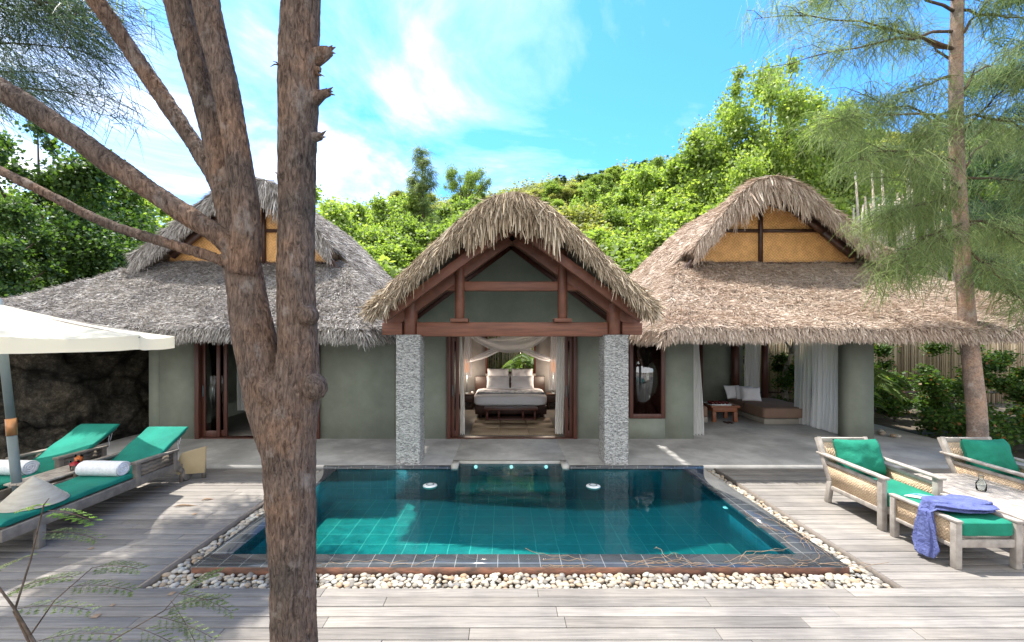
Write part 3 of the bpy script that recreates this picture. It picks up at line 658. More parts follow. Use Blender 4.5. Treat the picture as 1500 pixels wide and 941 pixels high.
g = MB(); g.box(5.3,5.85,14.35,14.65,1.05,1.13); tag(g.build('folded_linen', M['towel'], bevel=.02), 'folded white linen on the dark dresser', 'linen')

# ------------------------------------------------------------------ curtains
def curtain(a, b, z0, z1, pl, amp, mat, label, gather=None, group=None, seed=0):
    a = Vector(a); b = Vector(b); d = (b-a); L_ = d.length; d.normalize(); nrm = Vector((-d.y,d.x,0))
    def fn(u, v):
        k = 1.0
        if gather: k = gather(v)
        w = math.sin(u*pl*2*math.pi+seed)*amp*(.6+.5*v)+.5*amp*math.sin(u*pl*4.7+seed*2+v*2)
        p = a + d*(L_*u*k) + nrm*w; return (p.x+.03*v*math.sin(seed+v*3), p.y, z1+(z0-z1)*v+(.012*math.sin(u*pl*6.28) if v > .98 else 0))
    g = MB(); g.grid(fn, int(pl*14), 30)
    return tag(g.build('curtain', mat, smooth=True), label, 'curtain', group)
curtain((4.27,9.97,0),(4.62,9.97,0),.075,2.44,5,.03,M['curtain'],'narrow white curtain hanging beside the open sitting room front', lambda v:.6+.4*v)
curtain((7.84,10.0,0),(7.80,10.9,0),.075,2.5,7,.05,M['curtain'],'wide gathered white curtain against the pier of the sitting room', None, seed=1)
curtain((7.82,10.93,0),(7.72,11.4,0),.085,2.5,5,.05,M['voile'],'thin see-through curtain in front of the garden hedge', None, seed=2)
curtain((7.42,13.25,0),(7.88,13.25,0),.5,2.6,5,.04,M['curtain'],'white curtain at the back corner behind the daybed', None, seed=3)
curtain((D0+.24,WY+.34,0),(D0+.36,WY+.34,0),.085,2.36,3,.02,M['curtain'],'slim white curtain at the left jamb of the bedroom door', lambda v:.5+.5*v)
curtain((D1-.42,WY+.34,0),(D1-.22,WY+.34,0),.085,2.36,4,.03,M['curtain'],'white curtain at the right jamb of the bedroom door', lambda v:1.0, seed=2)
curtain((DX0+.62,WY+.5,0),(DX0+.98,WY+.5,0),.6,2.36,4,.03,M['voile'],'pale curtain inside the dark left villa doorway', None, seed=4)
curtain((W0+.1,WB+.2,0),(W1-.15,WB+.2,0),.3,2.5,4,.03,M['curtain'],'pale curtain behind the glass of the narrow window', None, seed=5)
# mosquito net over the bed: four hanging ends and draped swags
net = thing('mosquito_net', 'sheer white mosquito net swagged over the bedroom bed', 'mosquito net', (.17,12.5,.06))
def swag(p, q, sag, wid, n=24):
    p = Vector(p); q = Vector(q)
    def fn(u, v):
        c = p.lerp(q, u); c.z -= sag*4*u*(1-u); w = wid*(.35+.65*math.sin(math.pi*u)**.7)
        return (c.x, c.y+.06*math.sin(v*9+u*4), c.z+(v-.5)*w+.02*math.sin(v*25+u*6))
    g = MB(); g.grid(fn, n, 10); g.build('swag', M['net'], net, smooth=True)
swag((-.95,11.9,2.38),(1.32,11.9,2.52),.42,.30)
swag((-.75,12.6,2.18),(1.6,12.6,2.6),.12,.22); swag((-1.2,13.2,1.55),(.6,13.2,2.45),.1,.2); swag((-.1,13.3,2.35),(1.6,13.3,1.6),.12,.2)
for X,Y,w_,z0 in ((-1.04,11.9,.2,1.25),(1.36,11.9,.24,.85),(-1.15,14.0,.18,1.0),(1.75,14.0,.18,1.0)):
    def fn(u,v): return (X+(u-.5)*w_*(.6+.5*v)+.01*math.sin(v*5), Y+.05*math.sin(u*22), 2.75+(z0-2.75)*v)
    g = MB(); g.grid(fn, 22, 16); g.build('net_drop', M['net'], net, smooth=True)

# ------------------------------------------------------------------ bedroom
def pillow(mb, c, w, d, h, tilt=0, yaw=0, pinch=.0):
    n = 18; ct, st = math.cos(tilt), math.sin(tilt); cy, sy = math.cos(yaw), math.sin(yaw)
    for s in (1,-1):
        def fn(u,v):
            a, b = 2*u-1, 2*v-1; e = max(0,(1-abs(a)**3.5)*(1-abs(b)**3.5))**.5
            x = a*w/2*(1-.06*(1-b*b)); y = b*d/2*(1-.06*(1-a*a)); z = s*h/2*e*(1+.22*noise.noise(Vector((a*1.5,b*1.5,c[0]*3)))+.10*noise.noise(Vector((a*4,b*4,c[0]))))+s*.006*math.sin(9*math.atan2(b,a)+3*a)*(a*a+b*b)*e
            y, z = y*ct-z*st, y*st+z*ct; x, y = x*cy-y*sy, x*sy+y*cy
            return (c[0]+x, c[1]+y, c[2]+z)
        mb.grid(fn, n, n)
def rbox(mb, x0,x1,y0,y1,z0,z1,e=.25,n=26):      # softly rounded block
    cx,cy,cz=(x0+x1)/2,(y0+y1)/2,(z0+z1)/2; sx,sy,sz=(x1-x0)/2,(y1-y0)/2,(z1-z0)/2
    pw = lambda c,e: math.copysign(abs(c)**e,c)
    def fn(u,v):
        a=-math.pi+2*math.pi*u; b=-math.pi/2+math.pi*v; cb=pw(math.cos(b),e*1.6)
        return (cx+sx*cb*pw(math.cos(a),e), cy+sy*cb*pw(math.sin(a),e), cz+sz*pw(math.sin(b),e*1.6))
    mb.grid(fn, n*3, n)
def piping(mb, x0,x1,y0,y1,z,e=.16,r=.006):
    pw = lambda c: math.copysign(abs(c)**e, c)
    mb.tube([((x0+x1)/2+(x1-x0)/2*pw(math.cos(a)), (y0+y1)/2+(y1-y0)/2*pw(math.sin(a)), z) for a in np.linspace(-math.pi, math.pi, 97)], r, 6, cap=False)
bed = thing('bed', 'large white double bed facing the open bedroom door', 'bed', (.17,13.0,.07))
g = MB(); g.box(-.82,1.18,12.02,14.0,.16,.40); g.build('bed_base', M['darkwood'], bed, bevel=.02)
g = MB(); g.box(-.95,1.30,13.88,13.97,.072,1.05); g.build('headboard', M['darkwood'], bed, bevel=.015)
for X in (-.72,1.0):
    for Y in (12.1,13.7): g = MB(); g.box(X,X+.09,Y,Y+.09,.072,.159); g.build('leg', M['darkwood'], bed)
g = MB(); rbox(g, -.87,1.21,12.0,13.86,.37,.70,.22); g.build('mattress', M['linen'], bed, smooth=True)
g = MB()
def thr(u,v):
    x=-.88+2.10*u; y=12.35+.55*v; return (x,y,.715+.03*noise.noise(Vector((x*4,y*4,0)))+.02-(.12*max(0,abs(u-.5)*2-.9)*10 if abs(u-.5)>.45 else 0))
g.grid(thr,60,14); o = g.build('bed_runner', M['throw'], smooth=True); o.modifiers.new('s','SOLIDIFY').thickness=.02
tag(o, 'patterned grey throw lying across the white bed', 'throw')
for (X,Y,Z,wd,tl,lb) in ((-.2,13.25,.92,.72,1.05,'plump white pillow in the front row, left of the bed middle'),(.55,13.25,.92,.72,1.05,'plump white pillow in the front row, right of the bed middle'),
        (-.2,13.6,1.10,.70,1.2,'white pillow in the back row, left of the bed middle'),(.55,13.6,1.10,.70,1.2,'white pillow in the back row, right of the bed middle')):
    g = MB(); pillow(g,(X,Y,Z),wd,.46,.2,tl); tag(g.build('pillow', M['linen'], smooth=True), lb, 'pillow', 'pillows on the white bed')
t = thing('bench', 'low dark wooden bench with open shelf at the foot of the bed', 'bench', (.17,11.7,.07))
g = MB(); g.box(-.55,.90,11.5,11.92,.36,.42); g.build('bench_top', M['frame'], t, bevel=.008)
g = MB(); g.box(-.50,.85,11.52,11.9,.10,.14); g.build('shelf', M['frame'], t, bevel=.006)
for X in (-.50,-.18,.47,.79): g = MB(); g.box(X,X+.06,11.54,11.88,.141 if X in (-.18,.47) else .072,.359); g.build('leg', M['frame'], t)
g = MB()
g.box(-.81,1.25,9.92,11.95,.0725,.085); o = g.build('rug', M['rug']); tag(o,'straw coloured patchwork rug on the bedroom floor','rug')
pr = thing  # checker patches sewn on the rug
for i in range(3):
    for j in range(3):
        g = MB(); g.box(-.78+i*.68,-.13+i*.68,9.96+j*.66,10.58+j*.66,.0855,.089)
        g.build('rug_patch', simple('rug_patch', *(((.40,.31,.21),(.31,.235,.15)) if (i+j)%2 else ((.35,.27,.18),(.28,.21,.14))), scale=8, sc=(12,1,1) if (i+j)%2 else (1,12,1)), o)
def lamp(X, Y, lbn, lbl, cz):
    t = thing('nightstand', lbn, 'nightstand', (X,Y,.07), 'nightstands beside the white bed')
    g = MB(); g.box(X-.28,X+.28,Y-.22,Y+.22,.5,.56); g.build('top', M['darkwood'], t, bevel=.008)
    g = MB(); g.box(X-.25,X+.25,Y-.2,Y+.2,.3,.499); g.build('drawer', M['darkwood'], t, bevel=.008)
    for a in (-.24,.19):
        for b in (-.19,.14): g = MB(); g.box(X+a,X+a+.05,Y+b,Y+b+.05,.072,.299); g.build('leg', M['darkwood'], t)
    t = thing('wall_lamp', lbl, 'lamp', (X*.96,Y,cz), 'lit orange lamps beside the bed')
    X2 = X*.96
    g = MB(); g.lathe([(.075,-.2),(.078,-.19),(.078,.19),(.075,.2)],(X2,Y-.1,cz),20); g.build('lamp_shade', M['shade'], t, smooth=True)
    g = MB(); g.tube([(X2,Y-.1,cz-.1),(X2,Y-.1,.561)],.012,8); g.build('stem', M['umbpole'], t); g = MB(); g.lathe([(0,.59),(.06,.585),(.075,.561)],(X2,Y-.1,0),16); g.build('foot', M['umbpole'], t)
    l = bpy.data.lights.new('bulb','POINT'); l.energy = 13; l.color=(1,.82,.64); l.shadow_soft_size=.08; lo = bpy.data.objects.new('lamp_light', l); C.objects.link(lo); lo.location=(0,-.22,-.30); lo.parent=t
lamp(-1.22,13.5,'dark nightstand left of the white bed','orange lit table lamp left of the white bed',1.42)
lamp(1.58,13.5,'dark nightstand right of the white bed','orange lit table lamp right of the white bed',1.42)
g = MB(); g.lathe([(0,.07),(.03,.065),(.045,.03),(.035,0)],(-1.0,13.35,.56),14); tag(g.build('bowl', M['fixture'], smooth=True),'tiny white bowl on the left nightstand','bowl')
# left villa room
t = thing('bed', 'bed with white cover in the dark left villa room', 'bed', (-5.6,12.3,.07))
g = MB(); g.box(-6.6,-4.6,11.6,13.6,.16,.5); g.build('bed_base', M['darkwood'], t, bevel=.02)
for X in (-6.5,-4.8):
    for Y in (11.7,13.4): g = MB(); g.box(X,X+.1,Y,Y+.1,.071,.159); g.build('leg', M['darkwood'], t)
g = MB(); rbox(g,-6.6,-4.6,11.6,13.6,.5,.78); g.build('mattress', M['linen'], t, smooth=True)
t = thing('hanging_lamp', 'tall orange fabric lampshade inside the left villa', 'lamp', (-6.55,10.6,1.7))
g = MB(); g.lathe([(.10,0),(.105,.02),(.105,.6),(.10,.62)],(-6.55,10.75,1.62),18); g.build('lamp_shade', simple('orange_silk',(.55,.13,.05),scale=4,bump=0), t, smooth=True)
g = MB(); g.tube([(-6.55,10.75,2.1),(-6.55,10.75,2.549)],.008,6); g.build('cord', M['umbpole'], t)
# sitting corner
def daybed(x0,x1,y0,y1,lb):
    t = thing('daybed', lb, 'daybed', ((x0+x1)/2,y0,.06), 'low daybeds in the open sitting room')
    g = MB(); g.box(x0+.02,x1-.02,y0+.02,y1-.02,.06,.20); g.build('base', M['beige'], t, bevel=.01)
    g = MB(); rbox(g,x0,x1,y0,y1,.20,.49,.12); g.build('mattress', M['brown'], t, smooth=True)
daybed(6.74,8.15,11.17,13.05,'low brown daybed with beige base, white cushions on it')
daybed(4.30,5.42,11.4,13.2,'low brown daybed mostly hidden behind the narrow curtain')
for (px,py,Y,w_,yaw,lb) in ((1065,572,12.85,.5,.15,'white cushion standing at the back left end of the daybed'),(1082,570,12.7,.5,-.1,'white cushion behind the foremost one on the daybed'),(1091,574,12.4,.5,-.3,'foremost white cushion leaning on the daybed')):
    X = (px-CX)*Y/F+.18; g = MB(); pillow(g,(X,Y,.49+.19),w_,.42,.15,1.1,yaw); tag(g.build('cushion', M['linen'], smooth=True), lb, 'cushion', 'white cushions on the daybed')
t = thing('coffee_table', 'low reddish wooden tea table beside the daybed', 'coffee table', (5.88,11.7,.06))
g = MB(); g.box(5.5,6.27,11.42,12.1,.44,.50); g.build('table_top', M['teak'], t, bevel=.01)
g = MB(); g.box(5.56,6.21,11.47,12.05,.33,.439); g.build('apron', M['teak'], t, bevel=.01)
for X in (5.55,6.12):
    for Y in (11.46,11.97): g = MB(); g.box(X,X+.10,Y,Y+.09,.06,.329); g.build('leg', M['teak'], t, bevel=.012)
t = thing('tray', 'pale tray on the reddish tea table', 'tray', (5.75,11.65,.5))
g = MB(); g.box(5.52,6.05,11.48,11.85,.501,.515); g.build('tray_base', M['fixture'], t); g = MB(); g.box(5.52,6.05,11.46,11.479,.501,.535); g.box(5.52,6.05,11.851,11.87,.501,.535); g.build('rim', M['fixture'], t)
for i in range(5):
    for j in range(2):
        g = MB(); g.lathe([(0,0),(.022,0),(.045,.035),(.05,.07),(.046,.07),(.02,.012),(0,.012)],(5.58+i*.1,11.56+j*.16,.516),14)
        tag(g.build('cup', M['bowl'], smooth=True),'small dark red lacquer cup on the pale tray','cup','red cups on the tea tray')
g = MB(); g.lathe([(0,.06),(.04,.07),(.06,.13),(.05,.16),(.03,.162)],(5.9,11.25,0),12); g.f; 
t = thing('sandals', 'pair of dark sandals on the floor under the tea table', 'sandals', (5.9,11.2,.06))
for X in (5.84,5.95): g = MB(); rbox(g,X-.04,X+.04,11.2,11.45,.061,.10,.5,10); g.build('sandal', M['darkwood'], t, smooth=True)

# ------------------------------------------------------------------ deck furniture: loungers
def lounger(x0, x1, y0, y1, lb):
    t = thing('sun_lounger', lb, 'sun lounger', ((x0+x1)/2, y0, 0), 'teak sun loungers with teal pads'); W = M['darkgrey']
    for X in (x0, x1-.05):
        g = MB(); g.box(X,X+.05,y0,y1-.28,.24,.36); g.build('side_rail', W, t, bevel=.006)
    g = MB(); g.box(x0+.05,x1-.05,y0,y0+.05,.24,.35); g.build('end_rail', W, t, bevel=.006)
    g = MB(); yy = y0+.1
    while yy < y1-1.05: g.box(x0+.052,x1-.052,yy,yy+.055,.33,.352); yy += .095
    g.build('slats', W, t)
    for X in (x0,x1-.06):
        g = MB(); g.box(X-.004,X+.064,y0+.35,y0+.43,.001,.25); g.build('leg', W, t, bevel=.006)
        # arm box
        ya, yb = y1-1.1, y1-.34
        g = MB(); g.box(X-.006,X+.066,ya,ya+.07,.24,.56); g.box(X-.006,X+.066,yb-.07,yb,.24,.54); g.bar((X+.03,ya-.02,.575),(X+.03,yb+.02,.555),.09,.035); g.build('arm', W, t, bevel=.005)
        g = MB(); g.box(X+.018,X+.04,ya+.07,yb-.07,.30,.555); g.build('arm_panel', M['dwicker'], t)
        w = MB(); w.tube([(X-.01,y1-.10,.11),(X+.055,y1-.10,.11)],.109,22); w.build('wheel', W, t, bevel=.004)
        g = MB(); g.bar((X+.03,y1-.10,.11),(X+.03,y1-.33,.28),.035,.07); g.build('wheel_strut', W, t)
    # reclining back frame with slats
    a = math.atan2(.40,.72); bx = y1-.95
    g = MB()
    for X in (x0+.08,x1-.08): g.bar((X,bx,.36),(X,bx+.86,.36+.44),.04,.04)
    for k in range(8): g.bar((x0+.1,bx+.08+k*.1,.385+k*.051),(x1-.1,bx+.08+k*.1,.385+k*.051),.05,.018)
    g.build('back_frame', W, t)
    g = MB()
    def pad(u, v):
        L_ = (bx+.02)-y0; tot = L_+1.0; s = v*tot
        if s < L_: Y, Z = y0+.02+s, .40
        else: q = s-L_; Y, Z = bx+.04+q*.88, .40+q*.46
        k = min(1, max(0,(s-L_+.12)/.24)); Z += .02*math.sin(math.pi*k)
        th = 2*math.pi*u; ww = (x1-x0-.10)/2; cx = (x0+x1)/2; pw = lambda c,e: math.copysign(abs(c)**e,c)
        en = min(1, min(v,1-v)*40)**.5
        return (cx+ww*pw(math.cos(th),.22), Y, Z+.04*en*pw(math.sin(th),.35)+.006*math.sin(s*14)*(1 if math.sin(th)>0 else 0))
    g.grid(pad, 48, 60); p = g.build('pad', M['teal'], t, smooth=True)
    g = MB(); g.tube([(x1-.16,y1-.10,.80),(x1-.15,y1-.14,.62),(x1-.12,y1-.16,.50)],.006,6); g.tube([(x1-.12,y1-.09,.80),(x1-.13,y1-.13,.6)],.005,6); g.build('tie', M['linen'], p)
    return t
lounger(-5.95,-5.2,4.45,7.18,'nearer teal padded sun lounger, conical hat on its foot end')
lounger(-7.30,-6.55,4.55,7.42,'farther teal padded sun lounger beside the boulder')
def towel(x0,x1,y,z,r,lb):
    g = MB(); n=28
    V=[]; m=30
    def fn(u,v):
        th=2*math.pi*u; rr=r*(1+.05*math.sin(th*1+v*3)+.03*noise.noise(Vector((v*6,u*5,0)))); e=1 if .02<v<.98 else .93
        return (x0+(x1-x0)*v, y+rr*e*math.cos(th)*1.25, z+rr*e*math.sin(th))
    g.grid(fn,n,m)
    for X in (x0,x1):                              # spiral ends
        pts=[(X,y+r*.95*(1-k/60)*math.cos(k*.35)*1.25,z+r*.95*(1-k/60)*math.sin(k*.35)) for k in range(60)]; g.tube(pts,.009,5)
        g.raw([(X,y+1.2*r*.93*math.cos(2*math.pi*k/20),z+r*.93*math.sin(2*math.pi*k/20)) for k in range(20)],[tuple(range(20))])
    tag(g.build('rolled_towel', M['towel'], smooth=True), lb, 'towel', 'rolled white towels on the loungers')
towel(-5.86,-5.30,5.98,.535,.10,'rolled white towel on the nearer lounger'); towel(-7.20,-6.64,6.02,.535,.10,'rolled white towel on the farther lounger')
t = thing('side_table', 'low grey slatted table between the two loungers', 'side table', (-6.25,5.6,0))
g = MB()
for k in range(5): g.box(-6.47+k*.086,-6.395+k*.086,5.55,6.6,.44,.465)
g.box(-6.47,-6.05,5.6,5.65,.40,.439); g.box(-6.47,-6.05,6.5,6.55,.40,.439); g.build('table_top', M['greywood'], t, bevel=.004)
for X in (-6.46,-6.11):
    for Y in (5.66,6.44): g = MB(); g.box(X,X+.05,Y,Y+.05,.001,.399); g.build('leg', M['greywood'], t)
def drink(X,Y,Z,r,h,m,lb,name='drink_glass'):
    t = thing(name, lb, 'glass', (X,Y,Z))
    g = MB(); g.lathe([(0,.004),(r*.85,.004),(r,h),(r-.003,h),(r*.82,.01),(0,.01)],(X,Y,Z),20); g.build('glass', M['glass'], t, smooth=True)
    g = MB(); g.lathe([(0,.011),(r*.8,.011),(r*.93,h*.78),(0,h*.78)],(X,Y,Z),20); g.build('drink', m, t, smooth=True)
drink(-6.14,6.14,.466,.055,.13,M['red'],'short glass of red drink on the low side table'); drink(-6.24,6.30,.466,.05,.17,M['orange'],'taller glass of orange drink behind the red one')
g = MB(); X,Y,Z = -5.50,5.02,.445; g.lathe([(.001,.30),(.03,.278),(.15,.165),(.30,.0),(.302,-.006),(.29,-.004),(.145,.150),(.001,.285)],(X,Y,Z),40)
hat = g.build('conical_hat', M['hat'], smooth=True); tag(hat,'pale woven conical leaf hat on the foot of the nearer lounger','hat')
g = MB()
for k in range(10): r=.03+k*.028; g.lathe([(r,.303-r),(r+.004,.3045-r),(r+.006,.299-r)],(X,Y,Z),40)
g.build('hat_rib', M['hat'], hat)
t = thing('board', 'tan board with a cut corner standing behind the nearer lounger', 'board', (-5.0,7.0,0))
P = [pp(264,664,6.95),pp(299,654,7.15),pp(297,693,7.15),pp(257,696,6.95)]; P.insert(0,pp(258,676,6.95))
P = [(p[0]+.02,p[1],max(.06,p[2])) for p in P]; n=5; g = MB(); g.raw(P+[(p[0]+.01,p[1]+.025,p[2]) for p in P],[(4,3,2,1,0),(5,6,7,8,9)]+[(i,(i+1)%5,5+(i+1)%5,5+i) for i in range(5)])
g.build('panel', M['tanboard'], t, bevel=.004)
for k in (0,1):
    xx, yy = P[3][0] if k else P[4][0]+.08, P[3][1] if k else P[4][1]
    g = MB(); g.box(xx-.06,xx-.01,yy+.026,yy+.07,.001,.3); g.build('foot', M['darkgrey'], t)

# ------------------------------------------------------------------ umbrella
ux, uy = -6.45, 5.62
um = thing('garden_umbrella', 'large cream canvas umbrella over the two loungers', 'umbrella', (-6.33,uy-.02,0))
g = MB(); g.tube([(-6.33,uy,.04),(-6.44,uy,1.10)],.05,16); g.build('pole', M['umbpole'], um)
g = MB(); g.tube([(-6.45,uy,1.28),(-6.63,uy,2.86)],.045,16); g.build('pole', M['umbpole'], um)
g = MB(); g.tube([(-6.438,uy,1.08),(-6.452,uy,1.30)],.054,16); g.build('brass_band', M['copper'], um)
g = MB(); g.lathe([(0,.07),(.2,.065),(.24,.04),(.24,.002),(0,.002)],(-6.33,uy,0),28); g.build('base', M['umbpole'], um)
ap = Vector((-6.62,uy,2.80)); hubz = Vector((-6.58,uy,2.33)); Rr = 1.85
cor = []
for k in range(8):
    a = R(22.5+45*k-22.5); cor.append(ap+Vector((Rr*math.cos(a), Rr*math.sin(a), -.44+.03*math.cos(a)-.02*math.sin(a))))
g = MB()
def can(u,v):
    s=u*8; k=int(s)%8; t_=s-int(s); e=cor[k].lerp(cor[(k+1)%8],t_); p=ap.lerp(e,v); p.z-=.05*v*math.sin(math.pi*t_)+.05*math.sin(math.pi*v); q=1-.05*v*math.sin(math.pi*t_)
    return (ap.x+(p.x-ap.x)*q, ap.y+(p.y-ap.y)*q, p.z)
g.grid(can,64,14)
def val(u,v):
    x,y,z=can(u,1); s=u*8; return (x,y,z-v*(.17+.015*math.cos(s*2*math.pi)))
g.grid(val,64,3); g.build('canopy', M['canopy'], um, smooth=True)
for k in range(8):
    g = MB(); g.tube([tuple(ap-Vector((0,0,.06))),tuple(cor[k]-Vector((0,0,.03)))],.011,6); r_ = g.build('rib', M['greywood'], um)
    mpt = ap.lerp(cor[k],.55)-Vector((0,0,.07)); g = MB(); g.tube([tuple(hubz),tuple(mpt)],.010,6); g.build('strut', M['greywood'], r_)
g = MB(); g.lathe([(.0,-.06),(.07,-.05),(.07,.05),(0,.06)],tuple(hubz),14); g.build('hub', M['greywood'], um)

# ------------------------------------------------------------------ armchairs, ottoman, table on the right
def armchair(x, lb):
    t = thing('armchair', lb, 'armchair', (x+.36,5.7,0), 'teak armchairs with green cushions'); W = M['greywood']; w=.74
    for X in (x,x+w-.06):
        g = MB(); g.box(X,X+.065,5.24,5.315,.001,.63); g.build('leg', W, t, bevel=.006)
        g = MB(); g.bar((X+.03,6.16,.001),(X+.03,6.10,.33),.06,.075,up=(0,1,0)); g.bar((X+.03,6.10,.32),(X+.03,6.36,.88),.06,.07,up=(0,1,0)); g.build('leg', W, t, bevel=.006)
        g = MB(); g.bar((X+.03,5.20,.645),(X+.03,6.34,.665),.085,.032); g.build('arm', W, t, bevel=.008)
        g = MB(); g.bar((X+.03,5.30,.235),(X+.03,6.12,.235),.045,.06); g.bar((X+.03,5.30,.56),(X+.03,6.22,.57),.04,.04); g.build('side_rail', W, t, bevel=.005)
        g = MB(); g.raw([(X+.02,5.316,.265),(X+.02,6.10,.265),(X+.02,6.205,.55),(X+.02,5.316,.54),(X+.042,5.316,.265),(X+.042,6.10,.265),(X+.042,6.205,.55),(X+.042,5.316,.54)],[(3,2,1,0),(4,5,6,7),(0,1,5,4),(1,2,6,5),(2,3,7,6),(3,0,4,7)]); 
        o = g.build('side_panel', M['wicker_y'], t)
    g = MB(); g.box(x+.066,x+w-.062,5.25,5.30,.20,.29); g.box(x+.05,x+w-.05,5.3,6.1,.24,.27); g.build('seat_frame', W, t, bevel=.005)
    g = MB()
    for z,y in ((.86,6.345),(.40,6.13)): g.box(x+.066,x+w-.062,y-.03,y+.02,z-.05,z+.02)
    g.build('back_frame', W, t, bevel=.005)
    g = MB(); g.raw([(x+.07,6.12,.40),(x+w-.07,6.12,.40),(x+w-.07,6.325,.83),(x+.07,6.325,.83),(x+.07,6.145,.40),(x+w-.07,6.145,.40),(x+w-.07,6.35,.83),(x+.07,6.35,.83)],[(0,1,2,3),(7,6,5,4),(0,4,5,1),(2,6,7,3)]); g.build('back_panel', M['wicker'], t)
    g = MB(); rbox(g,x+.07,x+w-.07,5.22,6.08,.28,.45,.16); piping(g,x+.078,x+w-.078,5.228,6.072,.428); piping(g,x+.078,x+w-.078,5.228,6.072,.305); g.build('seat_cushion', M['green'], t, smooth=True)
    g = MB(); pillow(g,(x+w/2,6.03,.68),.62,.50,.30,1.22); g.build('back_cushion', M['green'], t, smooth=True)
M['wicker_y'] = weave('wicker_side', (.62,.47,.32), (.48,.35,.23), 12); 
for n in M['wicker_y'].node_tree.nodes:
    if n.type == 'MAPPING': n.inputs['Rotation'].default_value = (R(45),0,0)
    if n.type == 'TEX_WAVE' and n.bands_direction == 'X': n.bands_direction = 'Y'
armchair(4.60,'teak armchair with green cushions behind the ottoman'); armchair(6.42,'teak armchair with green cushions, partly out of frame on the right')
t = thing('ottoman', 'teak ottoman with wicker sides and green cushion', 'ottoman', (4.95,4.8,0)); W = M['greywood']
ox0, ox1, oy0, oy1 = 4.60, 5.28, 4.38, 5.14
for X in (ox0,ox1-.065):
    for Y in (oy0,oy1-.065): g = MB(); g.box(X,X+.065,Y,Y+.065,.001,.47); g.build('leg', W, t, bevel=.006)
for X in (ox0+.01,ox1-.055):
    g = MB(); g.box(X,X+.045,oy0+.066,oy1-.066,.20,.24); g.build('rail', W, t, bevel=.004); g = MB(); g.box(X-.012,X+.057,oy0-.01,oy1+.01,.471,.50); g.build('rail', W, t, bevel=.006)
    g = MB(); g.box(X+.012,X+.032,oy0+.066,oy1-.066,.241,.47); g.build('side_panel', M['wicker_y'], t)
for Y in (oy0+.01,oy1-.05): g = MB(); g.box(ox0+.066,ox1-.066,Y,Y+.04,.22,.30); g.build('rail', W, t, bevel=.004)
g = MB(); g.box(ox0+.056,ox1-.056,oy0+.05,oy1-.05,.30,.325); g.build('seat_board', W, t)
g = MB(); rbox(g,ox0+.062,ox1-.062,oy0+.0,oy1-.01,.326,.49,.16); piping(g,ox0+.07,ox1-.07,oy0+.008,oy1-.018,.468); piping(g,ox0+.07,ox1-.07,oy0+.008,oy1-.018,.35); g.build('cushion', M['green'], t, smooth=True)
# wrap: one crumpled cloth over the top and down the left side
g = MB()
path = [(5.33,4.72,.515),(5.2,4.70,.545),(5.02,4.70,.55),(4.85,4.68,.545),(4.70,4.66,.555),(4.60,4.66,.545),(4.545,4.65,.50),(4.535,4.64,.40),(4.53,4.63,.27),(4.52,4.62,.14),(4.50,4.61,.03)]
wid = [.05,.16,.20,.18,.16,.09,.06,.08,.11,.12,.08]
pa = np.array(path)
def wrap(u,v):
    t_=v*(len(path)-1); i=min(int(t_),len(path)-2); f_=t_-i
    p=pa[i]*(1-f_)+pa[i+1]*f_; w_=wid[i]*(1-f_)+wid[i+1]*f_; th=2*math.pi*u
    q=1+.30*noise.noise(Vector((math.cos(th)*2.2,math.sin(th)*2.2,v*7)))+.16*math.sin(th*7+v*5)
    hang = v>.58; k=min(1,max(0,(v-.5)/.12))
    tx=.042; a=math.cos(th); b=math.sin(th)
    dz=.042*b*q*(1-k); dx=.04*b*q*k
    if v>.999 or v<.001: w_*=.2; dx*=.2; dz*=.2
    return (p[0]+dx, p[1]+w_*a*q, max(.008,p[2]+dz+.008))
g.grid(wrap,72,110); tag(g.build('sarong', M['blue'], smooth=True),'crumpled blue cloth draped over the ottoman down to the deck','cloth')
t = thing('magazine','glossy blue and white magazine lying on the ottoman','magazine',(4.95,5.0,.5))
g = MB()
def mg(z): return [(4.70,5.06,z),(4.90,5.12,z),(5.20,4.90,z),(4.98,4.84,z)]
g.raw(mg(.496)+mg(.508),[(0,1,2,3),(7,6,5,4),(0,4,5,1),(1,5,6,2),(2,6,7,3),(3,7,4,0)]); g.build('pages', M['magazine'], t)
g = MB(); g.raw([(4.78,5.09,.5095),(4.90,5.12,.5095),(5.20,4.90,.5095),(5.08,4.87,.5095)],[(3,2,1,0)]); g.build('cover', M['magblue'], t)
t = thing('garden_table','low slatted teak table between the armchairs','table',(5.95,5.3,0))
g = MB()
for k in range(10): g.box(5.50+k*.088,5.58+k*.088,4.55,5.95,.43,.452)
g.build('slats', M['greywood'], t, bevel=.003)
g = MB(); g.box(5.44,5.494,4.50,6.0,.40,.462); g.box(6.386,6.44,4.50,6.0,.40,.462); g.box(5.495,6.385,4.50,4.545,.40,.458); g.box(5.495,6.385,5.955,6.0,.40,.458); g.build('table_frame', M['greywood'], t, bevel=.005)
for X in (5.445,6.375):
    for Y in (4.51,5.93): g = MB(); g.box(X,X+.06,Y,Y+.06,.001,.399); g.build('leg', M['greywood'], t, bevel=.004)
t = thing('glass_carafe','small clear glass carafe standing on the slatted table','carafe',(5.93,5.35,.453))
g = MB(); g.lathe([(0,.003),(.045,.004),(.05,.03),(.05,.09),(.025,.14),(.022,.18),(.03,.19),(.027,.19),(.019,.178),(.022,.14),(.046,.09),(.046,.01),(0,.01)],(5.93,5.35,.453),20); g.build('bottle', M['glass'], t, smooth=True)
g = MB(); g.lathe([(0,.19),(.02,.192),(.024,.21),(0,.22)],(5.93,5.35,.453),14); g.build('stopper', M['glass'], t, smooth=True)

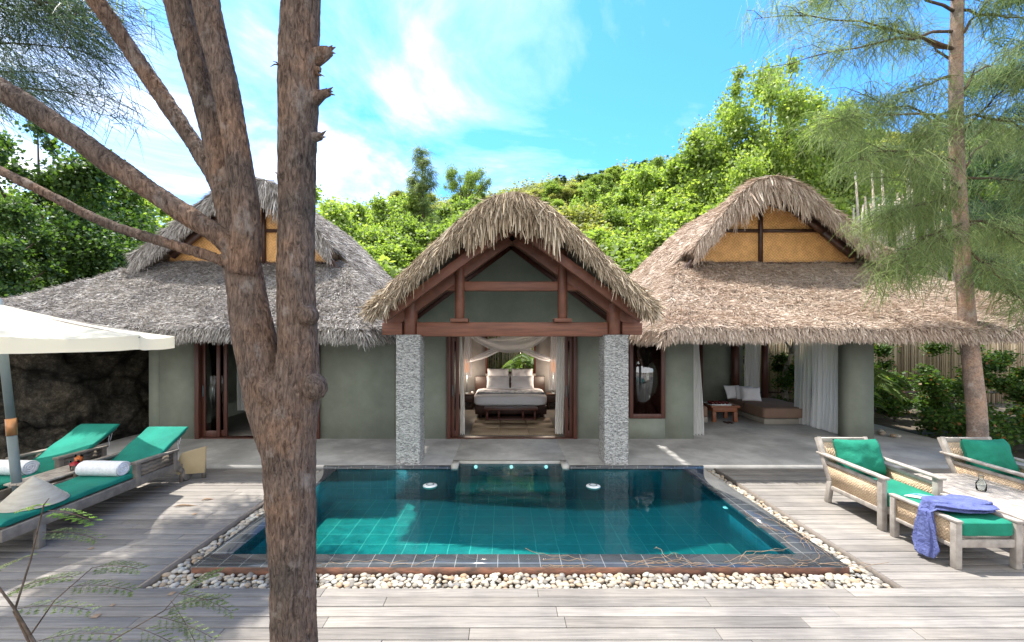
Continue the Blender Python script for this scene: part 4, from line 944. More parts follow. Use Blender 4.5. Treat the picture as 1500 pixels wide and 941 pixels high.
# ------------------------------------------------------------------ twigs, fallen leaves
random.seed(5)
tw = MB()
for k in range(26):
    x = random.uniform(.6,3.3) if k < 21 else random.uniform(-2.6,3.2); y = PY0+random.uniform(-.02,.12); a = random.uniform(-.5,.5)+(math.pi if random.random()<.5 else 0); p = Vector((x,y,ZW+.006)); pts=[tuple(p)]
    for s in range(random.randint(5,10)):
        a += random.uniform(-.5,.5); p = p+Vector((math.cos(a)*.09,math.sin(a)*.05,0)); p.z = ZW+.008+.03*abs(math.sin(s*1.1+k)); p.y=max(PY0-.03,min(IY0+.1,p.y)); pts.append(tuple(p))
    tw.tube(pts,.0024,4)
for k in range(12):
    y = random.uniform(4.5,5.3); x = IX1+.05+random.uniform(0,.3); a = random.uniform(1.2,2.2); p=Vector((x,y,ZW+.006)); pts=[tuple(p)]
    for s in range(8):
        a += random.uniform(-.6,.6); p = p+Vector((math.cos(a)*.05,math.sin(a)*.07,0)); p.z=ZW+.008+.025*abs(math.sin(s+k)); p.x=max(IX1-.05,min(PX1,p.x)); pts.append(tuple(p))
    tw.tube(pts,.0022,4)
tag(tw.build('twigs', M['rope']),'dry tangled twigs lying along the pool rim','twigs',kind='stuff')
for i,(px,py,l,a,lb) in enumerate(((272,742,.32,.5,'long curled dry pod lying on the shaded deck'),(305,733,.22,.9,'short dry pod lying nearer the pool'))):
    Y=1512/(py-490); X=(px-CX)*Y/F; g=MB()
    pts=[(X+math.cos(a)*l*(t_-.5),Y+math.sin(a)*l*(t_-.5)*.5,.012+.012*math.sin(t_*5)) for t_ in np.linspace(0,1,9)]
    g.tube(pts,[.002,.008,.012,.013,.012,.012,.010,.007,.002],7); tag(g.build('seed_pod', M['rope']),lb,'seed pod')
for i in range(14):
    px,py=random.uniform(120,480),random.uniform(700,930); Y=1512/(py-490); X=(px-CX)*Y/F
    if X>XL-.1 and Y>YF: continue
    g=MB(); Q=leaves(np.array([[X,Y,.01]]),.07,3); Q[:,:,2]=np.clip(Q[:,:,2]*.2,.006,.02); g.quads(Q); tag(g.build('fallen_leaf', M['rope']),'small dry brown leaf fallen on the deck','leaf','dry leaves fallen on the deck')

# ------------------------------------------------------------------ boulder
g = MB()
def boulder(c, s, seed):
    n=200; m=120
    def fn(u,v):
        a=2*math.pi*u; b=math.pi*v; d=Vector((math.sin(b)*math.cos(a),math.sin(b)*math.sin(a),math.cos(b)))
        q=1+.28*noise.noise(d*1.3+Vector((seed,0,0)))+.14*noise.noise(d*3.2+Vector((seed,1,0)))+.07*noise.noise(d*8)-.07*abs(noise.noise(d*5+Vector((0,seed,0))))-.04*abs(noise.noise(d*14))
        return (c[0]+s[0]*d.x*q,c[1]+s[1]*d.y*q,c[2]+s[2]*d.z*q)
    g.grid(fn,n,m)
boulder((-11.3,10.6,.6),(2.6,2.4,2.3),4); boulder((-9.75,11.2,.2),(1.1,1.6,2.0),9); boulder((-10.2,8.9,-.3),(1.3,1.0,1.1),2)
tag(g.build('boulder', M['rock'], smooth=True),'huge dark granite boulder beside the left villa','boulder')

# ------------------------------------------------------------------ foreground she-oak
def limb(g, pl, n=20, steps=5):
    P=[Vector(pp(x,y,Y)) for x,y,w_,Y in pl]; rd=[w_*Y/F/2*.87 for x,y,w_,Y in pl]
    Q=[];q=[]
    for i in range(len(P)-1):
        p0=P[max(i-1,0)];p1=P[i];p2=P[i+1];p3=P[min(i+2,len(P)-1)]
        for s in range(steps):
            t_=s/steps; Q.append(.5*((2*p1)+(-p0+p2)*t_+(2*p0-5*p1+4*p2-p3)*t_*t_+(-p0+3*p1-3*p2+p3)*t_**3)); q.append(rd[i]*(1-t_)+rd[i+1]*t_)
    Q.append(P[-1]);q.append(rd[-1]); g.tube([tuple(a) for a in Q],q,n); return Q
TR=3.15
g=MB()
limb(g,[(432,985,86,TR),(431,941,70,TR),(430,850,68,TR),(427,760,74,TR),(424,680,80,TR),(424,630,84,TR),(432,580,74,TR),(437,520,62,TR),(435,450,58,TR),(434,380,56,TR),(435,300,54,TR),(436,200,58,TR),(438,100,61,TR),(441,0,58,TR),(446,-120,52,TR),(455,-420,40,TR)])
limb(g,[(425,700,60,TR),(408,640,66,TR),(388,575,62,TR),(374,500,62,TR),(362,430,56,TR),(351,360,52,TR+.02),(337,290,46,TR+.05),(318,200,42,TR+.1),(288,100,42,TR+.1),(262,0,42,TR+.1),(230,-150,38,TR+.1),(170,-400,30,TR)])
limb(g,[(356,400,44,TR-.05),(362,330,40,TR-.08),(352,250,37,TR-.1),(335,150,37,TR-.1),(312,50,38,TR-.1),(298,-20,38,TR-.1),(270,-200,33,TR),(250,-400,24,TR)])
limb(g,[(340,350,22,TR+.05),(328,290,24,TR+.08),(290,220,23,TR+.15),(240,145,23,TR+.15),(190,72,23,TR+.1),(140,0,24,TR),(60,-110,22,TR),(-80,-300,15,TR)])
limb(g,[(345,375,30,TR-.05),(322,347,30,TR-.1),(255,303,30,TR-.15),(170,245,31,TR-.2),(85,185,33,TR-.25),(0,130,34,TR-.3),(-120,55,32,TR-.3)])
limb(g,[(350,395,18,TR-.05),(312,377,15,TR-.1),(230,352,14,TR-.1),(150,325,13,TR-.1),(70,285,13,TR-.15),(0,250,13,TR-.15),(-90,205,12,TR-.15)])
# knots and broken stubs
for x,y,r,dx in ((384,575,20,-1),(462,568,15,1),(452,462,12,1)):
    c=Vector(pp(x,y,TR-.11)); rr=r*TR/F; g.tube([tuple(c+Vector((-dx*.03,.05,0))),tuple(c),tuple(c+Vector((dx*.02,-.035,.0)))],[rr*1.3,rr,rr*.5],12)
tree=thing('she_oak_tree','large forked brown tree trunk in the foreground left of the pool','tree',(pp(432,960,TR)[0],TR,0))
tr=g.build('tmp_trunk',M['bark']); md=tr.modifiers.new('r','REMESH'); md.mode='VOXEL'; md.voxel_size=.012; sm=tr.modifiers.new('s','SMOOTH'); sm.iterations=6; sm.factor=.5
dg=bpy.context.evaluated_depsgraph_get(); me=bpy.data.meshes.new_from_object(tr.evaluated_get(dg)); lo=Vector(tr.location)
bpy.data.objects.remove(tr)
n=len(me.vertices); co=np.empty(n*3,np.float32); me.vertices.foreach_get('co',co); co=co.reshape(-1,3); no=np.empty(n*3,np.float32); me.vertices.foreach_get('normal',no); no=no.reshape(-1,3)
co+=np.array(lo)-np.array(tree.location)
dsp=np.array([.010*(.5-abs(noise.noise(Vector((a*22,b*22,c*4.5)))))+.007*noise.noise(Vector((a*5,b*5,c*3+7)))+.013*(.5-abs(noise.noise(Vector((a*48,b*48,c*9))))) for a,b,c in co],np.float32)
me.vertices.foreach_set('co',(co+no*dsp[:,None]).reshape(-1)); me.polygons.foreach_set('use_smooth',np.ones(len(me.polygons),bool)); me.update(); me.materials.clear(); me.materials.append(M['bark'])
tr=bpy.data.objects.new('trunk',me); C.objects.link(tr); tr.parent=tree
# a few twig stubs on the trunk
g=MB()
for x,y,x2,y2 in ((290,45,326,42),(322,40,330,44),(408,95,396,98),(410,97,400,90),(404,253,412,262)):
    g.tube([pp(x,y,TR-.12),pp((x+x2)/2,(y+y2)/2-2,TR-.13),pp(x2,y2,TR-.12)],[.006,.005,.002],6)
g.build('twig',M['bark'],tree)
rj=random.Random(4)
for x,y,x2,y2,r in ((462,84,487,74,12),(462,142,484,134,10),(460,200,474,199,7),(462,100,470,104,6)):
    g=MB(); k=TR/F
    g.tube([pp(x-16,y+8,TR),pp(x-3,y+2,TR-.02),pp((x+x2)/2+2,(y+y2)/2,TR-.02),pp(x2-3,y2+1,TR-.02)],[r*k*1.7,r*k*1.15,r*k*.75,r*k*.6],9)
    for q in range(6):
        e=pp(x2+rj.uniform(-2,6),y2+rj.uniform(-8,8),TR-.02+rj.uniform(-.03,.03)); g.tube([pp(x2-8,y2+2,TR-.02+rj.uniform(-.02,.02)),e],[r*k*.42,.002],5)
    V=g.v; 
    for A in V:
        for i in range(len(A)): A[i]+=np.array(noise.noise_vector(Vector(A[i])*22))*.012
    g.build('broken_stub',M['bark'],tree,smooth=True)

# she-oak foliage: long thin needles in drooping tufts
def tufts(mb, pts, per, L, W, droop=.8, wind=(0,0,0), spread=.7, rad=.12, bm=.8):
    pts=np.array(pts); n=len(pts)*per
    P=np.repeat(pts,per,0)+rng.normal(size=(n,3))*rad
    base=np.repeat(rng.normal(size=(len(pts),3)),per,0); base[:,2]*=.4
    D=base*bm+rng.normal(size=(n,3))*spread*.32+np.array(wind); D[:,2]-=droop*.6
    add_ribbons(mb, ribbons(P,D,rng.uniform(.5,1.2,n)*L,rng.uniform(.7,1.3,n)*W,bend=(0,0,-.35*droop)))
def along(poly, step):
    poly=[Vector(p) for p in poly]; o=[]
    for a,b in zip(poly[:-1],poly[1:]):
        k=max(1,int((b-a).length/step)); o+= [tuple(a.lerp(b,i/k)) for i in range(k)]
    return o
def bough(g, fol, a, b, sag, r, subs, sl, ftp, seed, wind=(0,0,0), bias=None):
    rs=random.Random(seed); a=Vector(a); b=Vector(b); pts=[]
    for i in range(9):
        t_=i/8; p=a.lerp(b,t_); p.z+=sag*math.sin(math.pi*t_*.8); p+=Vector((rs.uniform(-.05,.05),rs.uniform(-.05,.05),rs.uniform(-.04,.04))); pts.append(p)
    g.tube([tuple(p) for p in pts],[r*(1-.85*i/8) for i in range(9)],7)
    d=(b-a).normalized()
    for k in range(subs):
        t_=rs.uniform(.15,1)**.8; i=min(7,int(t_*8)); p=pts[i].lerp(pts[i+1],t_*8-i) if t_<1 else pts[8]
        q=Vector((rs.uniform(-1,1),rs.uniform(-1,1),rs.uniform(-.3,.55)))+d*.9+Vector(wind)*.5; q.normalize(); l=sl*rs.uniform(.5,1.2)
        m_=p+q*l*.55; e=p+q*l-Vector((0,0,l*.22))
        g.tube([tuple(p),tuple(m_),tuple(e)],[r*.25,r*.15,.003],5); fol+= along([p,m_,e],ftp)
tg=MB(); fol=[]
# top-left tufts in view
for s,(a,b) in enumerate(((pp(-160,40,4.2),pp(120,70,4.3)),(pp(-150,-60,4.2),pp(150,20,4.0)),(pp(-120,120,4.4),pp(100,130,4.3)),(pp(-200,-80,4.0),pp(60,30,4.4)),(pp(-160,90,4.6),pp(70,100,4.7)),(pp(-60,-60,4.2),pp(150,-10,4.4)))):
    bough(tg,fol,a,b,-.05,.018,12,.5,.085,s+50,(.3,0,0))
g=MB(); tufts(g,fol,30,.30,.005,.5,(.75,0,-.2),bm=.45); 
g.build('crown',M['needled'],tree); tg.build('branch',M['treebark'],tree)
# upper crown out of the frame, it shades the deck
tg=MB(); fol=[]
heads=[(-2.2,3.2,7.6),(-3.4,3.2,6.6),(-1.6,3.3,9.0),(-2.7,4.4,10.4),(-1.7,5.6,9.3)]
rs=random.Random(3)
top=Vector(pp(455,-420,TR))
tg.tube([tuple(top),(-1.9,3.4,7.6),(-2.2,3.9,9.0)],[.1,.07,.03],8)
tg.tube([pp(170,-400,TR),(-3.6,4.1,8.2),(-4.6,5.2,9.2),(-5.5,6.2,9.8)],[.075,.06,.04,.02],8)
for k in range(40):
    x,y=rs.uniform(-6.7,-4.9),rs.uniform(5.8,8.7)
    z=2.4+.80*y+rs.uniform(.6,2.0)
    bough(tg,fol,Vector((-4.6,5.2,9.2)),(x,y,z),.2,.03,8,.7,.12,k)
for k in range(34):
    x,y=(rs.uniform(-6.5,-3.2) if k<8 else rs.uniform(.3,5.5)),rs.uniform(2.9,4.3); z=2.4+.80*y+rs.uniform(1.3,2.7)
    bough(tg,fol,Vector((-2.0,3.6,7.6)),(x,y,z),.2,.03,6,.6,.12,k+60)
g=MB(); tufts(g,fol,12,.34,.016,.8); g.build('crown',M['needle'],tree)
tg.build('branch',M['treebark'],tree)

# ------------------------------------------------------------------ right she-oak
RT=7.85
g=MB(); limb(g,[(1433,690,28,RT),(1431,610,26,RT),(1426,560,25,RT),(1418,480,23,RT),(1411,400,22,RT),(1407,320,20,RT),(1402,240,20,RT),(1400,150,19,RT),(1401,60,18,RT),(1404,-40,17,RT),(1408,-200,14,RT),(1410,-420,9,RT)],14,5)
t=thing('she_oak_tree','slender pale she-oak with feathery needles rising behind the armchairs','tree',(pp(1433,690,RT)[0],RT,0))
g.build('trunk',M['palebark'],t,smooth=True)
tg=MB(); fol=[]
B=[((1400,75),(1250,55),7.7,.25),((1400,70),(1110,40),7.2,.3),((1398,45),(1150,100),7.0,.1),((1400,110),(1290,160),7.5,.1),((1402,180),(1225,190),7.0,.2),((1402,200),(1250,150),7.6,.2),((1404,240),(1240,255),6.9,.3),((1405,270),(1230,215),8.3,.2),
   ((1406,300),(1300,340),7.2,.3),((1408,330),(1320,395),7.0,.25),((1408,300),(1300,330),7.3,.2),((1404,200),(1520,130),7.2,.3),((1404,170),(1530,230),7.0,.3),((1406,260),(1540,300),7.2,.2),((1408,320),(1540,390),7.2,.2),((1400,60),(1500,-20),7.4,.2),
   ((1400,20),(1240,-30),7.2,.2),((1400,0),(1180,10),8.2,.2),((1400,20),(1560,60),7.2,.2),((1405,250),(1480,200),8.6,.2),((1405,330),(1490,350),8.4,.1),((1402,140),(1480,90),8.4,.2),((1406,280),(1330,250),6.8,.2),((1406,300),(1280,270),8.0,.2),
   ((1402,100),(1330,60),8.6,.2),((1410,360),(1490,440),7.1,.1),((1402,-60),(1300,-90),7.5,.2),((1402,-60),(1500,-120),7.5,.2),((1404,160),(1340,210),7.0,.1),((1409,350),(1330,400),7.0,.15)]
for s,((ax,ay),(bx,by),Y,sg) in enumerate(B):
    bough(tg,fol,pp(ax,ay,RT),pp(bx,by,Y),sg,.028,12,.62,.10,s+200,(-.5,0,0))
g=MB(); tufts(g,fol,15,.38,.0068,.75,(-.35,0,-.1),bm=.6); print('right needles',len(fol)*19)
g.build('crown',M['needle'],t); tg.build('branch',M['treebark'],t)
def sheoak_far(nm,lb,X,Y,z0,h,w,mat,seed,gp=None,nb=60,per=10,W=.02,L=.5,frm=.15):
    rs=random.Random(seed); t=thing(nm,lb,'tree',(X,Y,z0),gp); tg=MB(); fol=[]
    tg.tube([(X,Y,z0),(X+.1,Y,z0+h*.5),(X,Y,z0+h)],[.02*h,.012*h,.01],8)
    for k in range(nb):
        f_=rs.uniform(frm,1); a=rs.uniform(0,6.28); r_=w*(1-f_)**.6*rs.uniform(.6,1.1)+.15; p=(X,Y,z0+h*f_)
        bough(tg,fol,p,(X+math.cos(a)*r_,Y+math.sin(a)*r_,z0+h*f_+r_*.35),.05,.01,4,.35*w*.6,.16,seed*100+k)
    g=MB(); tufts(g,fol,per,L,W,.6,rad=.1); g.build('crown',mat,t); tg.build('trunk',M['treebark'],t); return t
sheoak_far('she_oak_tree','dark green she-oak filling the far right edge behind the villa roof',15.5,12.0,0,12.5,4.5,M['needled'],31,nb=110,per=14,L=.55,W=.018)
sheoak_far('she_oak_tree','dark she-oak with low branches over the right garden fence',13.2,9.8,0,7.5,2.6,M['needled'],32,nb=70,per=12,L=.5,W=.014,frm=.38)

# ------------------------------------------------------------------ hills and trees
HX=[-90,-45,-30,-15,0,12,29,45,90]; HZ=[16,17,20,23.5,25.5,28,31,34,36]
def hill(x,y):
    t_=max(0,min(1,(y-18.2)/52)); xx=x*70/max(y,30); z=float(np.interp(xx,HX,HZ))*t_**1.15
    if y>70: z-= (y-70)*.15
    return z-.12+(.9*nz(x,y,.12,5)+.35*nz(x,y,.4,6))*min(1,t_*5)
g=MB(); X,Y=np.meshgrid(np.linspace(-160,160,130),np.concatenate([np.linspace(18.2,75,70),np.linspace(78,200,20)])); Z=np.vectorize(hill)(X,Y)
V=np.stack([X,Y,Z],-1).reshape(-1,3); nu=130; nv=90
g.raw(V,[(j*nu+i,j*nu+i+1,(j+1)*nu+i+1,(j+1)*nu+i) for j in range(nv-1) for i in range(nu-1)]); tag(g.build('hills',M['grasshill'],smooth=True),kind='structure')
def clump_cloud(centers, radii, per, size, hollow=.45):
    out_=[]; RM=float(np.mean(np.array(radii)**2))**.5
    for c,r in zip(centers,radii):
        n=int(per*(r/RM)**2); d=rng.normal(size=(n,3)); d/=np.linalg.norm(d,axis=1,keepdims=True)
        d[:,2]*=.72; rr=(.25+np.minimum(np.abs(rng.normal(0,.44,n)),.95))[:,None]; out_.append(np.array(c)+d*rr*r)
    return leaves(np.vstack(out_),size)
def tree_proto(seed, shape, leafn, size, ncl):
    rs=random.Random(seed); cs=[];rd=[]
    for k in range(ncl):
        for _ in range(50):
            p=Vector((rs.uniform(-1,1),rs.uniform(-1,1),rs.uniform(-1,1)))
            if p.length<1 and p.length>.35: break
        sx,sz,zc=shape; c=(p.x*sx,p.y*sx,zc+p.z*sz); cs.append(c); rd.append(rs.choice((rs.uniform(.07,.15),rs.uniform(.15,.28)))*sx*1.25)
    g=MB(); g.tube([(0,0,-.06),(.01,0,.2),(.0,.01,.45),(0,0,.75)],[.028,.02,.014,.005],7)
    for c in cs[::2]:
        z=max(.2,c[2]*.55); g.tube([(0,0,z),(c[0]*.5,c[1]*.5,(z+c[2])/2+.02),c],[.009,.006,.002],5)
    trunk=g; g2=MB(); g2.quads(clump_cloud(cs,rd,leafn/ncl,size)); return trunk,g2
protos={}
def proto_tree(key, seed, shape, leafn, size, ncl, mat):
    a,b=tree_proto(seed,shape,leafn,size,ncl)
    A=a.build('trunk',M['treebark'],origin=(0,0,0)); Bo=b.build('crown',M[mat],origin=(0,0,0)); protos[key]=(A.data,Bo.data); bpy.data.objects.remove(A); bpy.data.objects.remove(Bo)
# unit-high trees
proto_tree('lime1',1,(.34,.36,.60),36000,.019,50,'lime'); proto_tree('lime2',2,(.42,.34,.58),36000,.020,56,'lime'); proto_tree('mid1',3,(.36,.36,.58),36000,.019,50,'mid')
proto_tree('mid2',4,(.45,.32,.55),36000,.021,56,'mid'); proto_tree('olive1',5,(.50,.34,.5),26000,.028,40,'olive'); proto_tree('dark1',6,(.44,.42,.55),60000,.016,60,'dark'); proto_tree('dark2',8,(.5,.38,.55),60000,.016,64,'dark')
proto_tree('flat',7,(.55,.14,.80),16000,.018,30,'mid')
proto_tree('bushl',9,(.62,.44,.45),24000,.034,34,'lime'); proto_tree('bushm',10,(.62,.44,.45),24000,.034,34,'mid'); proto_tree('busho',12,(.65,.44,.45),24000,.034,34,'olive')
proto_tree('tall',15,(.36,.38,.60),70000,.0125,60,'lime')
LB={'lime1':'bright yellow-green leafy tree','lime2':'wide bright yellow-green tree','mid1':'mid green leafy tree','mid2':'spreading mid green tree','olive1':'dull olive green tree','dark1':'dense dark green tree','dark2':'spreading dark green tree','flat':'flat topped umbrella-shaped tree','bushl':'bright green bush','bushm':'mid green bush','busho':'olive green bush'}
def put(key, px, py, Y, where, width=1.0, zb=None, label=None, group=None):
    X=(px-CX)*Y/F; Zt=H-(py-CY)*Y/F; z0=hill(X,Y) if Y>18.2 else -.12
    if zb is not None: z0=zb
    h=max(1.5,Zt-z0)
    A,Bm=protos[key]; bush=key.startswith('bush')
    t=thing('bush' if bush else 'tree', label or (LB[key]+' '+where), 'bush' if bush else 'tree', (X,Y,z0), group or ('greenery '+where))
    for nm,d in (('trunk',A),('crown',Bm)):
        o=bpy.data.objects.new(nm,d); C.objects.link(o); o.parent=t
    w_=width; t.scale=(h*w_,h*w_,h); t.rotation_euler=(0,0,random.uniform(0,6.28)); return t
random.seed(21)
# left mass of dark trees
wl='behind the boulder and umbrella at the left'
for px,py,Y,k,w_ in ((-40,190,12.5,'dark1',.8),(60,175,14.5,'dark1',.75),(130,235,16,'mid1',.7),(10,300,12.8,'dark2',.85),(110,300,14,'dark2',.8),(190,290,17.5,'mid2',.8),(60,250,17,'mid1',.8),(250,285,19.5,'lime1',.8),(-80,260,10.5,'dark1',.8),(180,370,16.5,'dark1',.9),(300,300,22,'lime2',.8)): put(k,px,py,Y,wl,w_)
wm='on the slope between the left and middle roofs'
for px,py,Y,k,w_ in ((335,300,23,'mid1',.8),(475,268,22,'lime1',.8),(520,292,20,'lime2',.8),(560,300,22,'mid1',.8),(590,275,25,'lime1',.8),(640,262,26,'mid2',.8),(545,345,18.8,'lime2',.9),(600,350,19.2,'lime1',1.0),(650,300,22,'mid1',.9),(500,335,18.6,'mid1',1.0),(630,335,19.5,'bushl',1.0),(575,330,21,'mid2',.9),(455,310,19,'lime2',.9)): put(k,px,py,Y,wm,w_)
wr='on the slope between the middle and right roofs'
for px,py,Y,k,w_ in ((880,270,27,'lime1',.8),(925,300,24,'mid1',.9),(960,240,26,'lime1',.9),(1000,215,24,'lime2',.8),(1050,200,22,'mid1',.8),(900,320,20,'lime2',.9),(950,330,19,'lime1',1.0),(860,320,22,'bushl',1.0),(985,290,20,'lime2',.9),(840,290,25,'olive1',.9),(1030,280,19.5,'lime1',.9),(880,345,19,'bushm',1.0)): put(k,px,py,Y,wr,w_)
wb='behind the right villa roof'
for px,py,Y,k,w_ in ((1180,170,22,'lime1',.7),(1220,205,23,'lime2',.8),(1160,215,21,'lime2',.8),(1230,250,22,'mid1',.8),(1290,240,25,'mid2',.8),(1340,260,26,'mid1',.8),(1400,260,25,'mid2',.8),(1480,220,23,'dark1',.8),(1540,180,22,'dark1',.8),(1300,300,22,'lime1',.8),(1440,330,22,'dark2',.8),(1360,330,22,'mid1',.8)): put(k,px,py,Y,wb,w_)
put('tall',1115,85,20.5,'x',.62,label='tall bright green tree rising above the right thatched gable')
put('tall',1190,135,21.5,'x',.62,label='second bright green tree just right of the tallest one')
put('tall',1090,190,21,'x',.6,label='rounded green tree below the tallest tree crown')
wh='on the high hillside behind the middle roof'
for i in range(58):
    px=random.uniform(440,1080); Y=random.uniform(30,60); X=(px-CX)*Y/F; z0=hill(X,Y); k=random.choice(['lime1','lime2','mid1','mid2','olive1','olive1','bushl','bushm','busho']); h=random.uniform(2.5,5.0)
    if px>1000: h*=1.2
    py=CY-(z0+h-H)*F/Y; put(k,px,py,Y,wh,random.uniform(.9,1.3))
put('flat',683,244,46,'x',.62,label='flat topped umbrella-shaped tree on the skyline behind the middle roof')
for px in (822,850,880,905,930,960,990,865,895,945): put(random.choice(['dark1','dark2']),px,random.uniform(-3,5)+np.interp(px,[820,1000],[258,240]),68,'on the far ridge right of the middle roof',1.3)
sheoak_far('she_oak_tree','hazy blue-green she-oak with a pointed top above the hillside',pp(618,0,24)[0],24,hill(pp(618,0,24)[0],24),H+(490-222)*24/F-hill(pp(618,0,24)[0],24),1.5,M['needle'],77,nb=90,per=12,L=.5,W=.02)
# scrub covering the hill: one mass
n=150000; Yr=18.5+62*rng.uniform(0,1,n)**.9; Xr=rng.uniform(-.75,.95,n)*Yr*1.25
bl=np.array([max(0,.25+nz(a,b,.35,9)+.5*nz(a,b,1.0,4)) for a,b in zip(Xr,Yr)])
Zr=np.array([hill(a,b) for a,b in zip(Xr,Yr)])+bl*rng.uniform(.2,1,n)*2.4
g=MB(); g.quads(leaves(np.stack([Xr,Yr,Zr],1),.34)[:]); tag(g.build('undergrowth',[M['olive']]),'yellow-green scrub covering the hillside','undergrowth',kind='stuff')

# ------------------------------------------------------------------ garden right of the villa
random.seed(9)
def hedge(nm,lb,x0,x1,y0,y1,h,n,size,mat):
    t=thing(nm,lb,'hedge',((x0+x1)/2,(y0+y1)/2,-.12)); cs=[];rd=[]
    for k in range(int((x1-x0)*(y1-y0)*7)):
        x,y=random.uniform(x0,x1),random.uniform(y0,y1); z=random.uniform(.1,h)+.15*nz(x,y,1.2,2)*h; cs.append((x,y,z)); rd.append(random.uniform(.22,.42))
    g=MB()
    for c in cs[::6]: g.tube([(c[0],c[1],-.12),(c[0]+.05,c[1],c[2]*.5),c],[.02,.015,.005],5)
    g.build('stem',M['treebark'],t); g=MB(); g.quads(clump_cloud(cs,rd,n/len(cs),size)); g.build('foliage',M[mat],t)
hedge('hedge','dark leafy hedge behind the terrace corner and armchairs',9.9,16.5,12.4,13.8,1.95,32000,.085,'hedge')
hedge('hedge','green hedge seen past the daybed through the sitting room',8.6,12.5,13.6,15.0,1.7,16000,.085,'hedge')
hedge('low_shrub','low dark shrubs at the terrace edge by the pale tree',9.85,14.5,8.3,11.0,.55,9000,.08,'hedge')
# areca palm
def palm(X,Y,h,lb,n=13,fl=1.3):
    t=thing('palm',lb,'palm',(X,Y,-.12)); g=MB(); ll=[]
    st=MB()
    for k in range(n):
        a=6.28*k/n+random.uniform(-.2,.2); up=random.uniform(.5,1.2); b=Vector((X+random.uniform(-.1,.1),Y+random.uniform(-.1,.1),-.12)); pts=[]
        base=b+Vector((0,0,h*random.uniform(.45,.8)))
        for s in range(9):
            q=s/8; pts.append(base+Vector((math.cos(a)*fl*q*.8,math.sin(a)*fl*q*.8,fl*(up*q-.95*q*q))))
        st.tube([tuple(b)]+[tuple(p) for p in pts],[.02]+[.012*(1-.8*i/8) for i in range(9)],5)
        d=Vector((-math.sin(a),math.cos(a),0))
        for s in range(2,9):
            for u in (0,.33,.66):
                if s==8 and u: continue
                p=pts[s] if s==8 else pts[s].lerp(pts[s+1],u)
                for sg in (-1,1):
                    for j in (0,): ll.append((p,d*sg+Vector((math.cos(a),math.sin(a),-.35))*.6))
    P=np.array([tuple(p) for p,_ in ll]); D=np.array([tuple(d) for _,d in ll]); add_ribbons(g,ribbons(P,D,.38,.045,bend=(0,0,-.3))); g.build('frond',M['mid'],t); st.build('stem',M['treebark'],t)
palm(9.3,11.6,2.2,'bright green palm at the right villa corner'); palm(10.4,12.9,2.0,'smaller palm in front of the tan fence',11,1.1)
palm(.75,15.3,2.1,'bright green palm outside the bedroom window',15,1.0)
# fences
def pole_fence(nm,lb,x0,x1,y,z0,z1,mat,step=.07,part='cane',cat='fence',r=.03):
    t=thing(nm,lb,cat,((x0+x1)/2,y,z0)); g=MB(); x=x0
    while x<x1:
        h=z1+random.uniform(-.12,.12); g.tube([(x,y+random.uniform(-.02,.02),z0),(x+random.uniform(-.03,.03),y,h)],r*random.uniform(.8,1.15),6); x+=step
    g.build('canes',mat,t)
    for z in (z0+.4,z1-.4): g=MB(); g.bar((x0,y-.05,z),(x1,y-.05,z),.04,.06); g.build('rail',M['darkwood'],t)
M['cane']=island_mat('dry_cane',[(0,(.22,.17,.11)),(.5,(.40,.32,.22)),(1,(.55,.46,.34))],.8)
pole_fence('cane_fence','tan dried cane fence behind the right garden hedge',8.8,19,15.6,-.1,3.0,M['cane'])
pole_fence('cane_fence','dark cane screen outside the bedroom window',-1.6,2.4,16.4,-.1,3.1,M['cane'],.09)
g=MB(); 
ft=thing('frangipani_tree','gnarled pale frangipani trunk in the garden past the daybed','tree',(9.4,14.3,-.12))
random.seed(4)
def br(p,d,l,r,k):
    q=p+d*l; g.tube([tuple(p),tuple(p.lerp(q,.5)+Vector((random.uniform(-.05,.05),0,.02))),tuple(q)],[r,r*.85,r*.7],8)
    if k:
        for _ in range(random.choice((2,3))): br(q,(d+Vector((random.uniform(-.9,.9),random.uniform(-.6,.6),random.uniform(-.2,.5)))).normalized(),l*.72,r*.68,k-1)
    else: tips.append(tuple(q))
tips=[]; br(Vector((9.4,14.3,-.12)),Vector((-.1,0,1)),1.1,.11,4); g.build('trunk',M['white_trunk'],ft,smooth=True)
g=MB(); g.quads(clump_cloud(tips,[.22]*len(tips),24,.16)); g.build('crown',M['mid'],ft)
# pale slender trunks on the slope behind the right villa
random.seed(14)
for i in range(34):
    px=random.uniform(1238,1405) if i<26 else random.uniform(1300,1400); Y=random.uniform(15.9,17.2); X=(px-CX)*Y/F; zt=H+(CY-random.uniform(245,330))*Y/F
    g=MB(); a=random.uniform(-.25,.25); z0=-.15
    g.tube([(X,Y,z0),(X+a*.3,Y,z0+(zt-z0)*.4),(X+a*.2+.05,Y,z0+(zt-z0)*.7),(X+a,Y,zt)],[.075,.065,.055,.03],7)
    tag(g.build('bare_trunk',M['white_trunk'],smooth=True),'slender bleached bare trunk behind the right villa roof','trunk','bleached trunks behind the right villa')
# pebbles by the terrace corner
for i in range(6):
    o=bpy.data.objects.new('stone',random.choice(proto)); C.objects.link(o); o.location=(8.6+random.uniform(0,.35),9.9+random.uniform(-.2,.4),.10); o.scale=(.08,.08,.08); o.rotation_euler=(0,0,random.uniform(0,6))
    tag(o,'pale rounded stone on the terrace by the villa pier','stone','stones by the villa pier')

